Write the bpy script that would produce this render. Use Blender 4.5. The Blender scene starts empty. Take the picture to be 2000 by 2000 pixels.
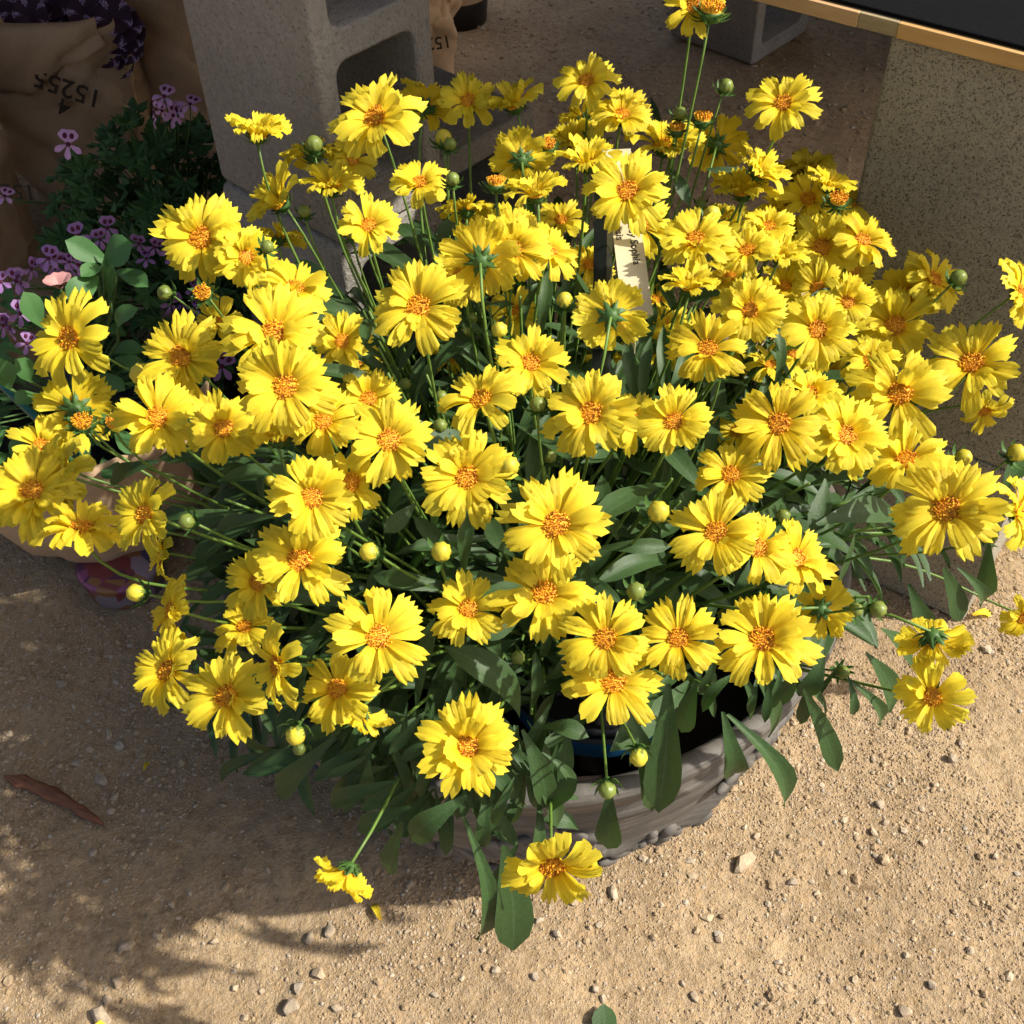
import bpy, math, random
import numpy as np
from mathutils import Matrix, Vector

# ------------------------------------------------------------------ camera, world, sun, exposure
S = bpy.context.scene
COL = S.collection
IMG = 2000.0
FPX = 2300.0
PITCH = math.radians(47.0)
ROLL = math.radians(1.72)
CAM = np.array([0.0, 0.0, 1.08])
SUN_EL, SUN_AZ = math.radians(43.0), math.radians(-6.0)      # azimuth measured from +X towards +Y

FWD = np.array([0, math.cos(PITCH), -math.sin(PITCH)])
R0 = np.array([1.0, 0, 0]); U0 = np.array([0, math.sin(PITCH), math.cos(PITCH)])
RIGHT = math.cos(ROLL) * R0 - math.sin(ROLL) * U0
UP = math.sin(ROLL) * R0 + math.cos(ROLL) * U0

cam = bpy.data.cameras.new('camera'); camo = bpy.data.objects.new('camera', cam); COL.objects.link(camo)
cam.sensor_width = 36.0; cam.lens = 36.0 * FPX / IMG; cam.clip_start = 0.01; cam.clip_end = 500
m = Matrix.Identity(4)
for i in range(3):
    m[i][0], m[i][1], m[i][2], m[i][3] = RIGHT[i], UP[i], -FWD[i], CAM[i]
camo.matrix_world = m
S.camera = camo

W = bpy.data.worlds.new('World'); S.world = W; W.use_nodes = True
nt = W.node_tree; bg = nt.nodes['Background']
sky = nt.nodes.new('ShaderNodeTexSky'); sky.sky_type = 'NISHITA'; sky.sun_disc = False
sky.sun_elevation = SUN_EL; sky.sun_rotation = math.radians(90) - SUN_AZ
sky.air_density = .75; sky.dust_density = 4.0; sky.ozone_density = .3
nt.links.new(sky.outputs[0], bg.inputs[0]); bg.inputs[1].default_value = 0.10
sd = Vector((math.cos(SUN_EL) * math.cos(SUN_AZ), math.cos(SUN_EL) * math.sin(SUN_AZ), math.sin(SUN_EL)))
sun = bpy.data.lights.new('sun', 'SUN'); sun.energy = 4.0; sun.angle = math.radians(0.9); sun.color = (1.0, 0.95, 0.86)
suno = bpy.data.objects.new('sun', sun); COL.objects.link(suno)
suno.rotation_euler = sd.to_track_quat('Z', 'Y').to_euler(); suno.location = (6, 0, 6)
S.view_settings.view_transform = 'Standard'; S.view_settings.look = 'None'
S.view_settings.exposure = 0.74; S.view_settings.gamma = 1.0
S.render.engine = 'CYCLES'
S.cycles.max_bounces = 5; S.cycles.diffuse_bounces = 2; S.cycles.transmission_bounces = 3; S.cycles.glossy_bounces = 2

rng = random.Random(7)
nrg = np.random.default_rng(11)
PI = math.pi

# ------------------------------------------------------------------ photo pixel -> direction helpers
def ray(px, py):
    return (px - 1000) / FPX * RIGHT + (1000 - py) / FPX * UP + FWD
def at_depth(px, py, d):
    return CAM + ray(px, py) * d
def at_z(px, py, z):
    r = ray(px, py); return CAM + r * ((z - CAM[2]) / r[2])
def at_y(px, py, y):
    r = ray(px, py); return CAM + r * (y / r[1])
def project(p):
    q = np.asarray(p, float) - CAM; d = q @ FWD
    return 1000 + FPX * (q @ RIGHT) / d, 1000 - FPX * (q @ UP) / d, d

# ------------------------------------------------------------------ mesh helpers
class MB:
    def __init__(s): s.v = []; s.f = []; s.uv = []; s.n = 0
    def add(s, verts, faces, uvs=None):
        o = s.n
        verts = np.asarray(verts, float)
        s.v.append(verts); s.n += len(verts)
        s.f += [tuple(i + o for i in f) for f in faces]
        s.uv.append(np.zeros((len(verts), 2)) if uvs is None else np.asarray(uvs, float))
        return s
    def mesh(s, name, mat=None, smooth=True):
        me = bpy.data.meshes.new(name)
        v = np.concatenate(s.v) if s.v else np.zeros((0, 3))
        me.from_pydata(v.tolist(), [], s.f)
        uv = np.concatenate(s.uv)
        lay = me.uv_layers.new(name='UVMap')
        li = np.zeros(len(me.loops), dtype=np.int32); me.loops.foreach_get('vertex_index', li)
        lay.data.foreach_set('uv', uv[li].ravel())
        if smooth: me.polygons.foreach_set('use_smooth', [True] * len(me.polygons))
        if mat: me.materials.append(mat)
        me.update()
        return me

def link(name, me, parent=None, M=None, kind=None, world=True):
    """M is a world matrix when world=True, else local to the parent."""
    o = bpy.data.objects.new(name, me); COL.objects.link(o)
    if parent is not None:
        o.parent = parent
        if world: o.matrix_parent_inverse = WM[parent.name].inverted()
    M = M if M is not None else Matrix.Identity(4)
    o.matrix_basis = M
    if parent is None or world: WM[o.name] = M.copy()
    else: WM[o.name] = WM[parent.name] @ M
    if kind: o['kind'] = kind
    return o
WM = {}

def tag(o, label, cat, group=None):
    o['label'] = label; o['category'] = cat
    if group: o['group'] = group
    return o
def empty(name, loc, label=None, cat=None, group=None):
    o = link(name, None, M=Matrix.Translation(Vector(loc)))
    o.empty_display_size = 0.05
    if label: tag(o, label, cat, group)
    return o

def frame(x, z, loc, s=1.0):
    """matrix with local X along x, local Z close to z"""
    x = np.asarray(x, float); x = x / np.linalg.norm(x)
    z = np.asarray(z, float); z = z - x * (z @ x)
    if np.linalg.norm(z) < 1e-6: z = np.cross(x, [0.3, 0.5, 0.8])
    z = z / np.linalg.norm(z); y = np.cross(z, x)
    if not hasattr(s, '__len__'): s = (s, s, s)
    M = Matrix.Identity(4)
    for i in range(3):
        M[i][0], M[i][1], M[i][2], M[i][3] = x[i] * s[0], y[i] * s[1], z[i] * s[2], loc[i]
    return M

def tube(mb, pts, r0, r1=None, sides=6, cap=True):
    pts = np.asarray(pts, float); n = len(pts); r1 = r0 if r1 is None else r1
    t = np.gradient(pts, axis=0); t /= np.linalg.norm(t, axis=1)[:, None] + 1e-12
    ref = np.array([0.31, 0.17, 0.93]); vs = []; uv = []
    for i in range(n):
        a = np.cross(t[i], ref); a /= np.linalg.norm(a) + 1e-12; b = np.cross(t[i], a)
        r = r0 + (r1 - r0) * i / (n - 1)
        for k in range(sides):
            an = 2 * PI * k / sides
            vs.append(pts[i] + r * (math.cos(an) * a + math.sin(an) * b)); uv.append((i / (n - 1), k / sides))
    fs = [(i * sides + k, i * sides + (k + 1) % sides, (i + 1) * sides + (k + 1) % sides, (i + 1) * sides + k)
          for i in range(n - 1) for k in range(sides)]
    if cap: fs += [tuple(range(sides - 1, -1, -1)), tuple(range((n - 1) * sides, n * sides))]
    mb.add(vs, fs, uv); return mb

def bez(p0, p1, p2, p3, n=9):
    t = np.linspace(0, 1, n)[:, None]
    return (1 - t) ** 3 * p0 + 3 * (1 - t) ** 2 * t * p1 + 3 * (1 - t) * t * t * p2 + t ** 3 * p3

def lathe(mb, prof, seg=48, center=(0, 0), rfun=None):
    vs = []; uv = []; n = len(prof)
    for i, (r, z) in enumerate(prof):
        for k in range(seg):
            a = 2 * PI * k / seg
            rr = r if rfun is None else rfun(i, a, r, z)
            vs.append((center[0] + rr * math.cos(a), center[1] + rr * math.sin(a), z)); uv.append((k / seg, z))
    fs = [(i * seg + k, i * seg + (k + 1) % seg, (i + 1) * seg + (k + 1) % seg, (i + 1) * seg + k)
          for i in range(n - 1) for k in range(seg)]
    mb.add(vs, fs, uv); return mb

def box(mb, lo, hi):
    x0, y0, z0 = lo; x1, y1, z1 = hi
    mb.add([(x0, y0, z0), (x1, y0, z0), (x1, y1, z0), (x0, y1, z0), (x0, y0, z1), (x1, y0, z1), (x1, y1, z1), (x0, y1, z1)],
           [(3, 2, 1, 0), (4, 5, 6, 7), (0, 1, 5, 4), (1, 2, 6, 5), (2, 3, 7, 6), (3, 0, 4, 7)]); return mb

def bevel(o, w=0.003, seg=2):
    b = o.modifiers.new('bevel', 'BEVEL'); b.width = w; b.segments = seg; b.limit_method = 'ANGLE'
    return o

def ico(sub=1):
    import bmesh
    bm = bmesh.new(); bmesh.ops.create_icosphere(bm, subdivisions=sub, radius=1)
    v = np.array([x.co[:] for x in bm.verts]); f = [tuple(q.index for q in p.verts) for p in bm.faces]; bm.free()
    return v, f
ICO1, ICO2, ICO3 = ico(1), ico(2), ico(3)

def vnoise(x, y, sc, seed):
    g = np.random.default_rng(seed).random((256, 256))
    u, v = x / sc, y / sc
    i, j = np.floor(u).astype(int), np.floor(v).astype(int)
    a, b = u - i, v - j
    a, b = a * a * (3 - 2 * a), b * b * (3 - 2 * b)
    G = lambda p, q: g[p % 256, q % 256]
    return (G(i, j) * (1 - a) + G(i + 1, j) * a) * (1 - b) + (G(i, j + 1) * (1 - a) + G(i + 1, j + 1) * a) * b - 0.5

def ground_h(x, y):
    x = np.asarray(x, float); y = np.asarray(y, float)
    return (vnoise(x, y, .33, 1) * .012 + vnoise(x, y, .09, 2) * .006 + vnoise(x, y, .028, 3) * .0035 + vnoise(x, y, .011, 4) * .0022) \
        * np.clip(3.5 - np.hypot(x, y - 1), 0, 1)

# ------------------------------------------------------------------ materials
def mat(name):
    M = bpy.data.materials.new(name); M.use_nodes = True
    n = M.node_tree.nodes; b = n['Principled BSDF']
    return M, M.node_tree, n, b
def noise(nt, scale, detail=4, rough=.6, vec=None, dim='3D'):
    t = nt.nodes.new('ShaderNodeTexNoise'); t.inputs['Scale'].default_value = scale
    t.inputs['Detail'].default_value = detail; t.inputs['Roughness'].default_value = rough
    if vec is not None: nt.links.new(vec, t.inputs['Vector'])
    return t
def ramp(nt, src, stops, interp='LINEAR'):
    r = nt.nodes.new('ShaderNodeValToRGB'); r.color_ramp.interpolation = interp
    e = r.color_ramp.elements
    while len(e) < len(stops): e.new(0.5)
    for k, (p, c) in enumerate(stops):
        e[k].position = p; e[k].color = (*c, 1) if len(c) == 3 else c
    nt.links.new(src, r.inputs[0]); return r
def mixc(nt, fac, a, b, mode='MIX'):
    x = nt.nodes.new('ShaderNodeMix'); x.data_type = 'RGBA'; x.blend_type = mode
    for sock, val in ((x.inputs[0], fac), (x.inputs[6], a), (x.inputs[7], b)):
        if hasattr(val, 'links'): nt.links.new(val, sock)
        else: sock.default_value = val if not hasattr(val, '__len__') else (*val, 1)
    return x.outputs[2]
def bump(nt, b, src, strength=.5, dist=.002, prev=None):
    k = nt.nodes.new('ShaderNodeBump'); k.inputs['Strength'].default_value = strength; k.inputs['Distance'].default_value = dist
    nt.links.new(src, k.inputs['Height'])
    if prev is not None: nt.links.new(prev.outputs[0], k.inputs['Normal'])
    nt.links.new(k.outputs[0], b.inputs['Normal']); return k
def objco(nt):
    return nt.nodes.new('ShaderNodeTexCoord').outputs['Object']
def geoco(nt):
    return nt.nodes.new('ShaderNodeNewGeometry').outputs['Position']
def uvsep(nt):
    s = nt.nodes.new('ShaderNodeSeparateXYZ'); nt.links.new(nt.nodes.new('ShaderNodeTexCoord').outputs['UV'], s.inputs[0]); return s
def objrand(nt):
    return nt.nodes.new('ShaderNodeObjectInfo').outputs['Random']
def island(nt):
    return nt.nodes.new('ShaderNodeNewGeometry').outputs['Random Per Island']
def translucent(M, colsock_or_col, fac, rough=None):
    nt = M.node_tree; out = nt.nodes['Material Output']; b = nt.nodes['Principled BSDF']
    t = nt.nodes.new('ShaderNodeBsdfTranslucent'); mx = nt.nodes.new('ShaderNodeMixShader')
    if hasattr(colsock_or_col, 'links'): nt.links.new(colsock_or_col, t.inputs[0])
    else: t.inputs[0].default_value = (*colsock_or_col, 1)
    mx.inputs[0].default_value = fac
    nt.links.new(b.outputs[0], mx.inputs[1]); nt.links.new(t.outputs[0], mx.inputs[2]); nt.links.new(mx.outputs[0], out.inputs[0])

MAT = {}
def m_petal():
    M, nt, n, b = mat('coreopsis_petal')
    s = uvsep(nt)
    c = ramp(nt, s.outputs[0], [(0.0, (.86, .42, .008)), (.18, (.92, .66, .018)), (.45, (.95, .77, .036)), (1.0, (.96, .82, .055))])
    w = nt.nodes.new('ShaderNodeTexWave'); w.inputs['Scale'].default_value = 9; w.inputs['Distortion'].default_value = 1.6; w.inputs['Detail'].default_value = 1; w.bands_direction = 'Y'
    nt.links.new(nt.nodes.new('ShaderNodeTexCoord').outputs['UV'], w.inputs['Vector'])
    hs = mixc(nt, ramp(nt, w.outputs['Fac'], [(0, (.0, .0, .0)), (1, (.24, .24, .24))]).outputs[0], c.outputs[0], (.92, .66, .016))
    h2 = mixc(nt, ramp(nt, island(nt), [(0, (0, 0, 0)), (1, (.35, .35, .35))]).outputs[0], hs, (.96, .81, .10))
    h2 = mixc(nt, ramp(nt, objrand(nt), [(.6, (0, 0, 0)), (1, (.28, .28, .28))]).outputs[0], h2, (.90, .60, .014))
    nt.links.new(h2, b.inputs['Base Color'])
    b.inputs['Roughness'].default_value = .5; b.inputs['Specular IOR Level'].default_value = .25
    bump(nt, b, w.outputs['Fac'], .3, .003)
    translucent(M, h2, .45)
    return M
def m_disc():
    M, nt, n, b = mat('coreopsis_disc')
    c = ramp(nt, island(nt), [(0, (.34, .10, .006)), (.16, (.58, .20, .008)), (.45, (.80, .34, .010)), (.8, (.88, .45, .014)), (1, (.92, .62, .03))])
    nt.links.new(c.outputs[0], b.inputs['Base Color']); b.inputs['Roughness'].default_value = .7
    return M
def m_green(name, c0, c1, rough=.5, tr=.12):
    M, nt, n, b = mat(name)
    t = noise(nt, 60, 3, vec=objco(nt))
    c = mixc(nt, ramp(nt, t.outputs[0], [(.35, (0, 0, 0)), (.65, (1, 1, 1))]).outputs[0], c0, c1)
    nt.links.new(c, b.inputs['Base Color']); b.inputs['Roughness'].default_value = rough; b.inputs['Specular IOR Level'].default_value = .35
    if tr: translucent(M, tuple(min(1, q * 1.6) for q in c1), tr)
    return M
def m_leaf(name, dark, mid, rib, rough=.42, tr=.16):
    M, nt, n, b = mat(name)
    s = uvsep(nt)
    r = ramp(nt, s.outputs[1], [(0, (.9, .9, .9)), (.02, (.0, .0, .0)), (.47, (0, 0, 0)), (.5, (1, 1, 1)), (.53, (0, 0, 0)), (.98, (0, 0, 0)), (1, (.9, .9, .9))])
    t = noise(nt, 35, 4, vec=objco(nt))
    c = mixc(nt, ramp(nt, t.outputs[0], [(.3, (0, 0, 0)), (.7, (1, 1, 1))]).outputs[0], dark, mid)
    c = mixc(nt, ramp(nt, island(nt), [(0, (0, 0, 0)), (1, (.55, .55, .55))]).outputs[0], c, tuple(q * 1.25 for q in mid))
    rf = nt.nodes.new('ShaderNodeMath'); rf.operation = 'MULTIPLY'; nt.links.new(r.outputs[0], rf.inputs[0]); rf.inputs[1].default_value = .45
    c = mixc(nt, rf.outputs[0], c, rib)
    nt.links.new(c, b.inputs['Base Color']); b.inputs['Roughness'].default_value = rough; b.inputs['Specular IOR Level'].default_value = .32
    bump(nt, b, t.outputs[0], .25, .0015)
    translucent(M, (mid[0] * 1.6, mid[1] * 2.0, mid[2] * .9), tr)
    return M
def m_plain(name, c, rough=.6, spec=.4, nz=None, bs=0.0):
    M, nt, n, b = mat(name)
    b.inputs['Roughness'].default_value = rough; b.inputs['Specular IOR Level'].default_value = spec
    t = noise(nt, nz or 40, 5, vec=objco(nt))
    cc = mixc(nt, ramp(nt, t.outputs[0], [(.3, (0, 0, 0)), (.7, (1, 1, 1))]).outputs[0], tuple(q * .82 for q in c), tuple(min(1, q * 1.15) for q in c))
    nt.links.new(cc, b.inputs['Base Color'])
    if bs: bump(nt, b, t.outputs[0], bs, .002)
    return M
def m_ground():
    M, nt, n, b = mat('sandy_ground')
    p = geoco(nt)
    a = noise(nt, 7, 3, .6, p); d = noise(nt, 75, 5, .78, p)
    c = ramp(nt, a.outputs[0], [(.32, (.30, .205, .105)), (.5, (.375, .26, .138)), (.68, (.44, .315, .172))])
    g = ramp(nt, d.outputs[0], [(.36, (.62, .60, .58)), (.52, (1, 1, 1)), (.72, (1.14, 1.10, 1.05))])
    x = mixc(nt, 1.0, c.outputs[0], g.outputs[0], 'MULTIPLY')
    v = nt.nodes.new('ShaderNodeTexVoronoi'); v.inputs['Scale'].default_value = 230; v.inputs['Randomness'].default_value = 1; nt.links.new(p, v.inputs['Vector'])
    x = mixc(nt, ramp(nt, v.outputs['Color'], [(.0, (.0, .0, .0)), (1, (.32, .32, .32))]).outputs[0], x, (.55, .45, .33))
    nt.links.new(x, b.inputs['Base Color']); b.inputs['Roughness'].default_value = .95; b.inputs['Specular IOR Level'].default_value = .15
    bump(nt, b, d.outputs[0], 1.0, .007)
    return M
def m_stone():
    M, nt, n, b = mat('pebble')
    c = ramp(nt, island(nt), [(0, (.32, .225, .13)), (.3, (.385, .28, .165)), (.6, (.43, .32, .195)), (.78, (.38, .305, .215)), (.92, (.50, .40, .275)), (1, (.38, .335, .27))])
    t = noise(nt, 160, 5, .7, geoco(nt))
    x = mixc(nt, 1.0, c.outputs[0], ramp(nt, t.outputs[0], [(.3, (.75, .75, .75)), (.7, (1.12, 1.12, 1.12))]).outputs[0], 'MULTIPLY')
    nt.links.new(x, b.inputs['Base Color']); b.inputs['Roughness'].default_value = .9; b.inputs['Specular IOR Level'].default_value = .2
    bump(nt, b, t.outputs[0], .5, .0015); return M
def m_bigstone(name, c):
    M, nt, n, b = mat(name)
    t = noise(nt, 130, 6, .7, geoco(nt))
    x = mixc(nt, ramp(nt, objrand(nt), [(0, (0, 0, 0)), (1, (1, 1, 1))]).outputs[0], c, tuple(q * f for q, f in zip(c, (1.3, 1.18, 1.0))))
    x = mixc(nt, 1.0, x, ramp(nt, t.outputs[0], [(.3, (.65, .65, .65)), (.7, (1.15, 1.15, 1.15))]).outputs[0], 'MULTIPLY')
    nt.links.new(x, b.inputs['Base Color']); b.inputs['Roughness'].default_value = .9; b.inputs['Specular IOR Level'].default_value = .2
    bump(nt, b, t.outputs[0], .6, .002); return M
def m_concrete(name, c, pits=.35, pc=.16, ps=330):
    M, nt, n, b = mat(name)
    p = objco(nt)
    a = noise(nt, 9, 5, .6, p); d = noise(nt, ps, 4, .65, p); e = noise(nt, 140, 3, .7, p)
    x = mixc(nt, ramp(nt, a.outputs[0], [(.3, (0, 0, 0)), (.7, (1, 1, 1))]).outputs[0], tuple(q * .88 for q in c), tuple(q * 1.1 for q in c))
    x = mixc(nt, ramp(nt, d.outputs[0], [(pits, (1, 1, 1)), (pits + .09, (0, 0, 0))]).outputs[0], x, tuple(q * pc / .3 for q in c))
    x = mixc(nt, 1.0, x, ramp(nt, e.outputs[0], [(.3, (.86, .86, .86)), (.7, (1.1, 1.1, 1.1))]).outputs[0], 'MULTIPLY')
    nt.links.new(x, b.inputs['Base Color']); b.inputs['Roughness'].default_value = .95; b.inputs['Specular IOR Level'].default_value = .15
    k = bump(nt, b, d.outputs[0], .8, .003); bump(nt, b, e.outputs[0], .6, .004, k); return M
def m_wood(name, c0, c1, scale=(3, 40, 40), rough=.7):
    M, nt, n, b = mat(name)
    mp = nt.nodes.new('ShaderNodeMapping'); mp.inputs['Scale'].default_value = scale
    nt.links.new(objco(nt), mp.inputs[0])
    t = noise(nt, 4, 8, .65, mp.outputs[0])
    x = ramp(nt, t.outputs[0], [(.3, c0), (.7, c1)])
    nt.links.new(x.outputs[0], b.inputs['Base Color']); b.inputs['Roughness'].default_value = rough
    bump(nt, b, t.outputs[0], .35, .0015); return M
def m_planter():
    M, nt, n, b = mat('weathered_planter')
    mp = nt.nodes.new('ShaderNodeMapping'); mp.inputs['Scale'].default_value = (14, 3, 1)
    sx = nt.nodes.new('ShaderNodeTexCoord')
    nt.links.new(sx.outputs['UV'], mp.inputs[0])
    mp.inputs['Scale'].default_value = (10, 130, 1)
    t = noise(nt, 1.0, 8, .7, mp.outputs[0]); u = noise(nt, 22, 6, .7, objco(nt))
    x = ramp(nt, t.outputs[0], [(.30, (.045, .040, .034)), (.5, (.125, .113, .096)), (.70, (.25, .23, .20))])
    y = mixc(nt, ramp(nt, u.outputs[0], [(.4, (0, 0, 0)), (.62, (.7, .7, .7))]).outputs[0], x.outputs[0], (.075, .072, .066))
    nt.links.new(y, b.inputs['Base Color']); b.inputs['Roughness'].default_value = .7; b.inputs['Specular IOR Level'].default_value = .3
    k = bump(nt, b, t.outputs[0], .45, .0016); bump(nt, b, u.outputs[0], .3, .002, k); return M
def m_kraft():
    M, nt, n, b = mat('kraft_paper')
    p = objco(nt); t = noise(nt, 14, 4, .55, p); f = noise(nt, 300, 3, .6, p)
    x = mixc(nt, ramp(nt, f.outputs[0], [(.3, (0, 0, 0)), (.7, (1, 1, 1))]).outputs[0], (.50, .34, .20), (.58, .40, .245))
    nt.links.new(x, b.inputs['Base Color']); b.inputs['Roughness'].default_value = .8; b.inputs['Specular IOR Level'].default_value = .2
    k = bump(nt, b, t.outputs[0], .6, .012); bump(nt, b, f.outputs[0], .15, .001, k)
    translucent(M, (.45, .27, .12), .08); return M
def m_dark_petunia():
    M, nt, n, b = mat('dark_petunia_petal')
    s = uvsep(nt)
    w = noise(nt, 9, 3, .6, nt.nodes.new('ShaderNodeTexCoord').outputs['UV'])
    edge = ramp(nt, s.outputs[1], [(0, (1, 1, 1)), (.13, (.75, .75, .75)), (.24, (0, 0, 0)), (.76, (0, 0, 0)), (.87, (.75, .75, .75)), (1, (1, 1, 1))])
    f = nt.nodes.new('ShaderNodeMath'); f.operation = 'MULTIPLY'; nt.links.new(edge.outputs[0], f.inputs[0])
    nt.links.new(ramp(nt, w.outputs[0], [(.42, (0, 0, 0)), (.55, (1, 1, 1))]).outputs[0], f.inputs[1])
    x = mixc(nt, f.outputs[0], (.028, .004, .022), (.50, .36, .60))
    nt.links.new(x, b.inputs['Base Color']); b.inputs['Roughness'].default_value = .7; return M

MAT['petal'] = m_petal(); MAT['disc'] = m_disc()
MAT['sepal'] = m_green('coreopsis_bract', (.045, .105, .022), (.075, .16, .035), .5)
MAT['stem'] = m_green('coreopsis_stem', (.085, .16, .028), (.13, .22, .04), .45, 0)
MAT['bud_green'] = m_green('bud_green', (.10, .15, .03), (.22, .26, .05), .4, 0)
MAT['bud_yellow'] = m_green('bud_yellow', (.40, .36, .03), (.64, .52, .04), .5, 0)
MAT['leaf'] = m_leaf('coreopsis_leaf', (.024, .051, .016), (.042, .086, .025), (.10, .17, .09), .5)
MAT['broad'] = m_leaf('broad_leaf', (.045, .12, .036), (.075, .175, .055), (.12, .22, .09), .5, .2)
MAT['pel'] = m_leaf('pelargonium_leaf', (.03, .078, .022), (.058, .13, .038), (.07, .13, .04), .65, .15)
MAT['pelstem'] = m_green('pelargonium_stem', (.05, .10, .025), (.07, .14, .035), .6, 0)
MAT['lilac'] = m_plain('lilac_petal', (.33, .17, .40), .6); translucent(MAT['lilac'], (.34, .17, .42), .25)
MAT['pinklilac'] = m_plain('pink_lilac_petal', (.68, .38, .66), .6); translucent(MAT['pinklilac'], (.7, .4, .65), .25)
MAT['wine'] = m_plain('wine_blotch', (.09, .004, .03), .7)
MAT['pinkpet'] = m_plain('pink_petunia', (.50, .25, .23), .6)
MAT['magenta'] = m_plain('magenta_petal', (.30, .025, .11), .6)
MAT['cream'] = m_plain('cream_petal', (.75, .68, .36), .6)
MAT['violet'] = m_plain('violet_petal', (.10, .03, .30), .6)
MAT['ground'] = m_ground(); MAT['pebble'] = m_stone()
MAT['bigstone'] = m_bigstone('loose_stone', (.38, .315, .235))
MAT['conc'] = m_concrete('concrete_block', (.31, .285, .25), .36, .20, 260)
MAT['conc2'] = m_concrete('pitted_concrete_block', (.41, .37, .275), .375, .085, 560)
MAT['plank'] = m_wood('pine_board', (.42, .25, .11), (.58, .38, .19))
MAT['plank_w'] = m_wood('weathered_board', (.14, .12, .075), (.30, .26, .17))
MAT['plank_m'] = m_wood('mossy_board', (.24, .19, .10), (.40, .31, .17))
MAT['plank_o'] = m_wood('orange_board', (.45, .25, .08), (.60, .36, .13))
MAT['cloth'] = m_plain('black_ground_cloth', (.005, .005, .0055), .95, .08, 300, .3)
MAT['planter'] = m_planter()
MAT['soil'] = m_plain('potting_soil', (.018, .013, .010), .95, .1, 120, .8)
MAT['black'] = m_plain('black_plastic', (.011, .011, .012), .4, .5, 30)
MAT['blue'] = m_plain('blue_sticker', (.03, .20, .46), .35, .5, 30)
MAT['greystrip'] = m_plain('grey_sticker', (.16, .165, .18), .4, .5, 30)
MAT['kraft'] = m_kraft()
MAT['ink'] = m_plain('black_ink', (.055, .040, .028), .8, .2)
MAT['taginkm'] = m_plain('tag_ink', (.03, .025, .02), .7, .2)
MAT['tag'] = m_plain('cream_tag', (.52, .455, .29), .45, .4, 15)
MAT['stake'] = m_plain('dark_stake', (.008, .012, .010), .5, .4, 30)
MAT['greenstake'] = m_plain('green_stake', (.005, .075, .06), .4, .5, 60)
MAT['bark'] = m_wood('bark_strip', (.07, .032, .018), (.30, .115, .05), (6, 60, 60), .85)
MAT['dpet'] = m_dark_petunia()
MAT['metal'] = m_plain('bent_wire', (.30, .30, .29), .35, .5)

# ------------------------------------------------------------------ GROUND
def graded(lo, hi, step, far):
    a = np.arange(lo, hi + step / 2, step).tolist(); s = step; x = a[0]; left = []
    while x > -far: s *= 1.35; x -= s; left.append(x)
    s = step; x = a[-1]; right = []
    while x < far: s *= 1.35; x += s; right.append(x)
    return np.array(left[::-1] + a + right)
gx, gy = graded(-.78, .86, .0052, 60), graded(.26, 2.0, .0055, 60)
X, Y = np.meshgrid(gx, gy); Z = ground_h(X, Y)
nx_, ny_ = len(gx), len(gy)
idx = np.arange(nx_ * ny_).reshape(ny_, nx_)
quads = np.stack([idx[:-1, :-1], idx[:-1, 1:], idx[1:, 1:], idx[1:, :-1]], -1).reshape(-1, 4)
def fast_mesh(name, verts, faces, mat_, smooth=True):
    me = bpy.data.meshes.new(name); k = faces.shape[1]
    me.vertices.add(len(verts)); me.vertices.foreach_set('co', np.ascontiguousarray(verts, dtype=np.float32).ravel())
    me.loops.add(faces.size); me.loops.foreach_set('vertex_index', faces.astype(np.int32).ravel())
    me.polygons.add(len(faces)); me.polygons.foreach_set('loop_start', np.arange(0, faces.size, k, dtype=np.int32))
    me.update(calc_edges=True); me.polygons.foreach_set('use_smooth', [smooth] * len(faces))
    me.materials.append(mat_); me.validate(); return me
g = link('ground', fast_mesh('ground', np.stack([X, Y, Z], -1).reshape(-1, 3), quads, MAT['ground']), kind='structure')
g['label'] = 'sandy tan gravelly ground under the pots and blocks'

def pebbles(n, rmin, rmax, tpl, seed, region, power=2.2, shape=.35):
    r = np.random.default_rng(seed); v, f = tpl; f = np.array(f)
    x = r.uniform(region[0], region[1], n * 3); y = r.uniform(region[2], region[3], n * 3)
    keep = (vnoise(x, y, .13, 21) + vnoise(x, y, .04, 22) * .6 + r.uniform(-.45, .45, n * 3)) > -.02
    x, y = x[keep][:n], y[keep][:n]; n = len(x)
    rad = rmin + (rmax - rmin) * r.random(n) ** power
    sc = rad[:, None] * np.stack([r.uniform(.75, 1.3, n), r.uniform(.7, 1.1, n), r.uniform(.5, .85, n)], -1)
    ang = r.uniform(0, 2 * PI, n); ca, sa = np.cos(ang), np.sin(ang)
    V = v[None] * (1 + r.uniform(-shape, shape * .5, (n, len(v), 1))) * sc[:, None]
    tx = V[..., 0] * ca[:, None] - V[..., 1] * sa[:, None]; ty = V[..., 0] * sa[:, None] + V[..., 1] * ca[:, None]
    z0 = ground_h(x, y) + sc[:, 2] * .18
    P = np.stack([tx + x[:, None], ty + y[:, None], V[..., 2] + z0[:, None]], -1).reshape(-1, 3)
    F = (f[None] + (np.arange(n) * len(v))[:, None, None]).reshape(-1, 3)
    return P, F
OCT = (np.array([(1, 0, 0), (-1, 0, 0), (0, 1, 0), (0, -1, 0), (0, 0, 1), (0, 0, -1)], float), [(0, 2, 4), (2, 1, 4), (1, 3, 4), (3, 0, 4), (2, 0, 5), (1, 2, 5), (3, 1, 5), (0, 3, 5)])
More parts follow.
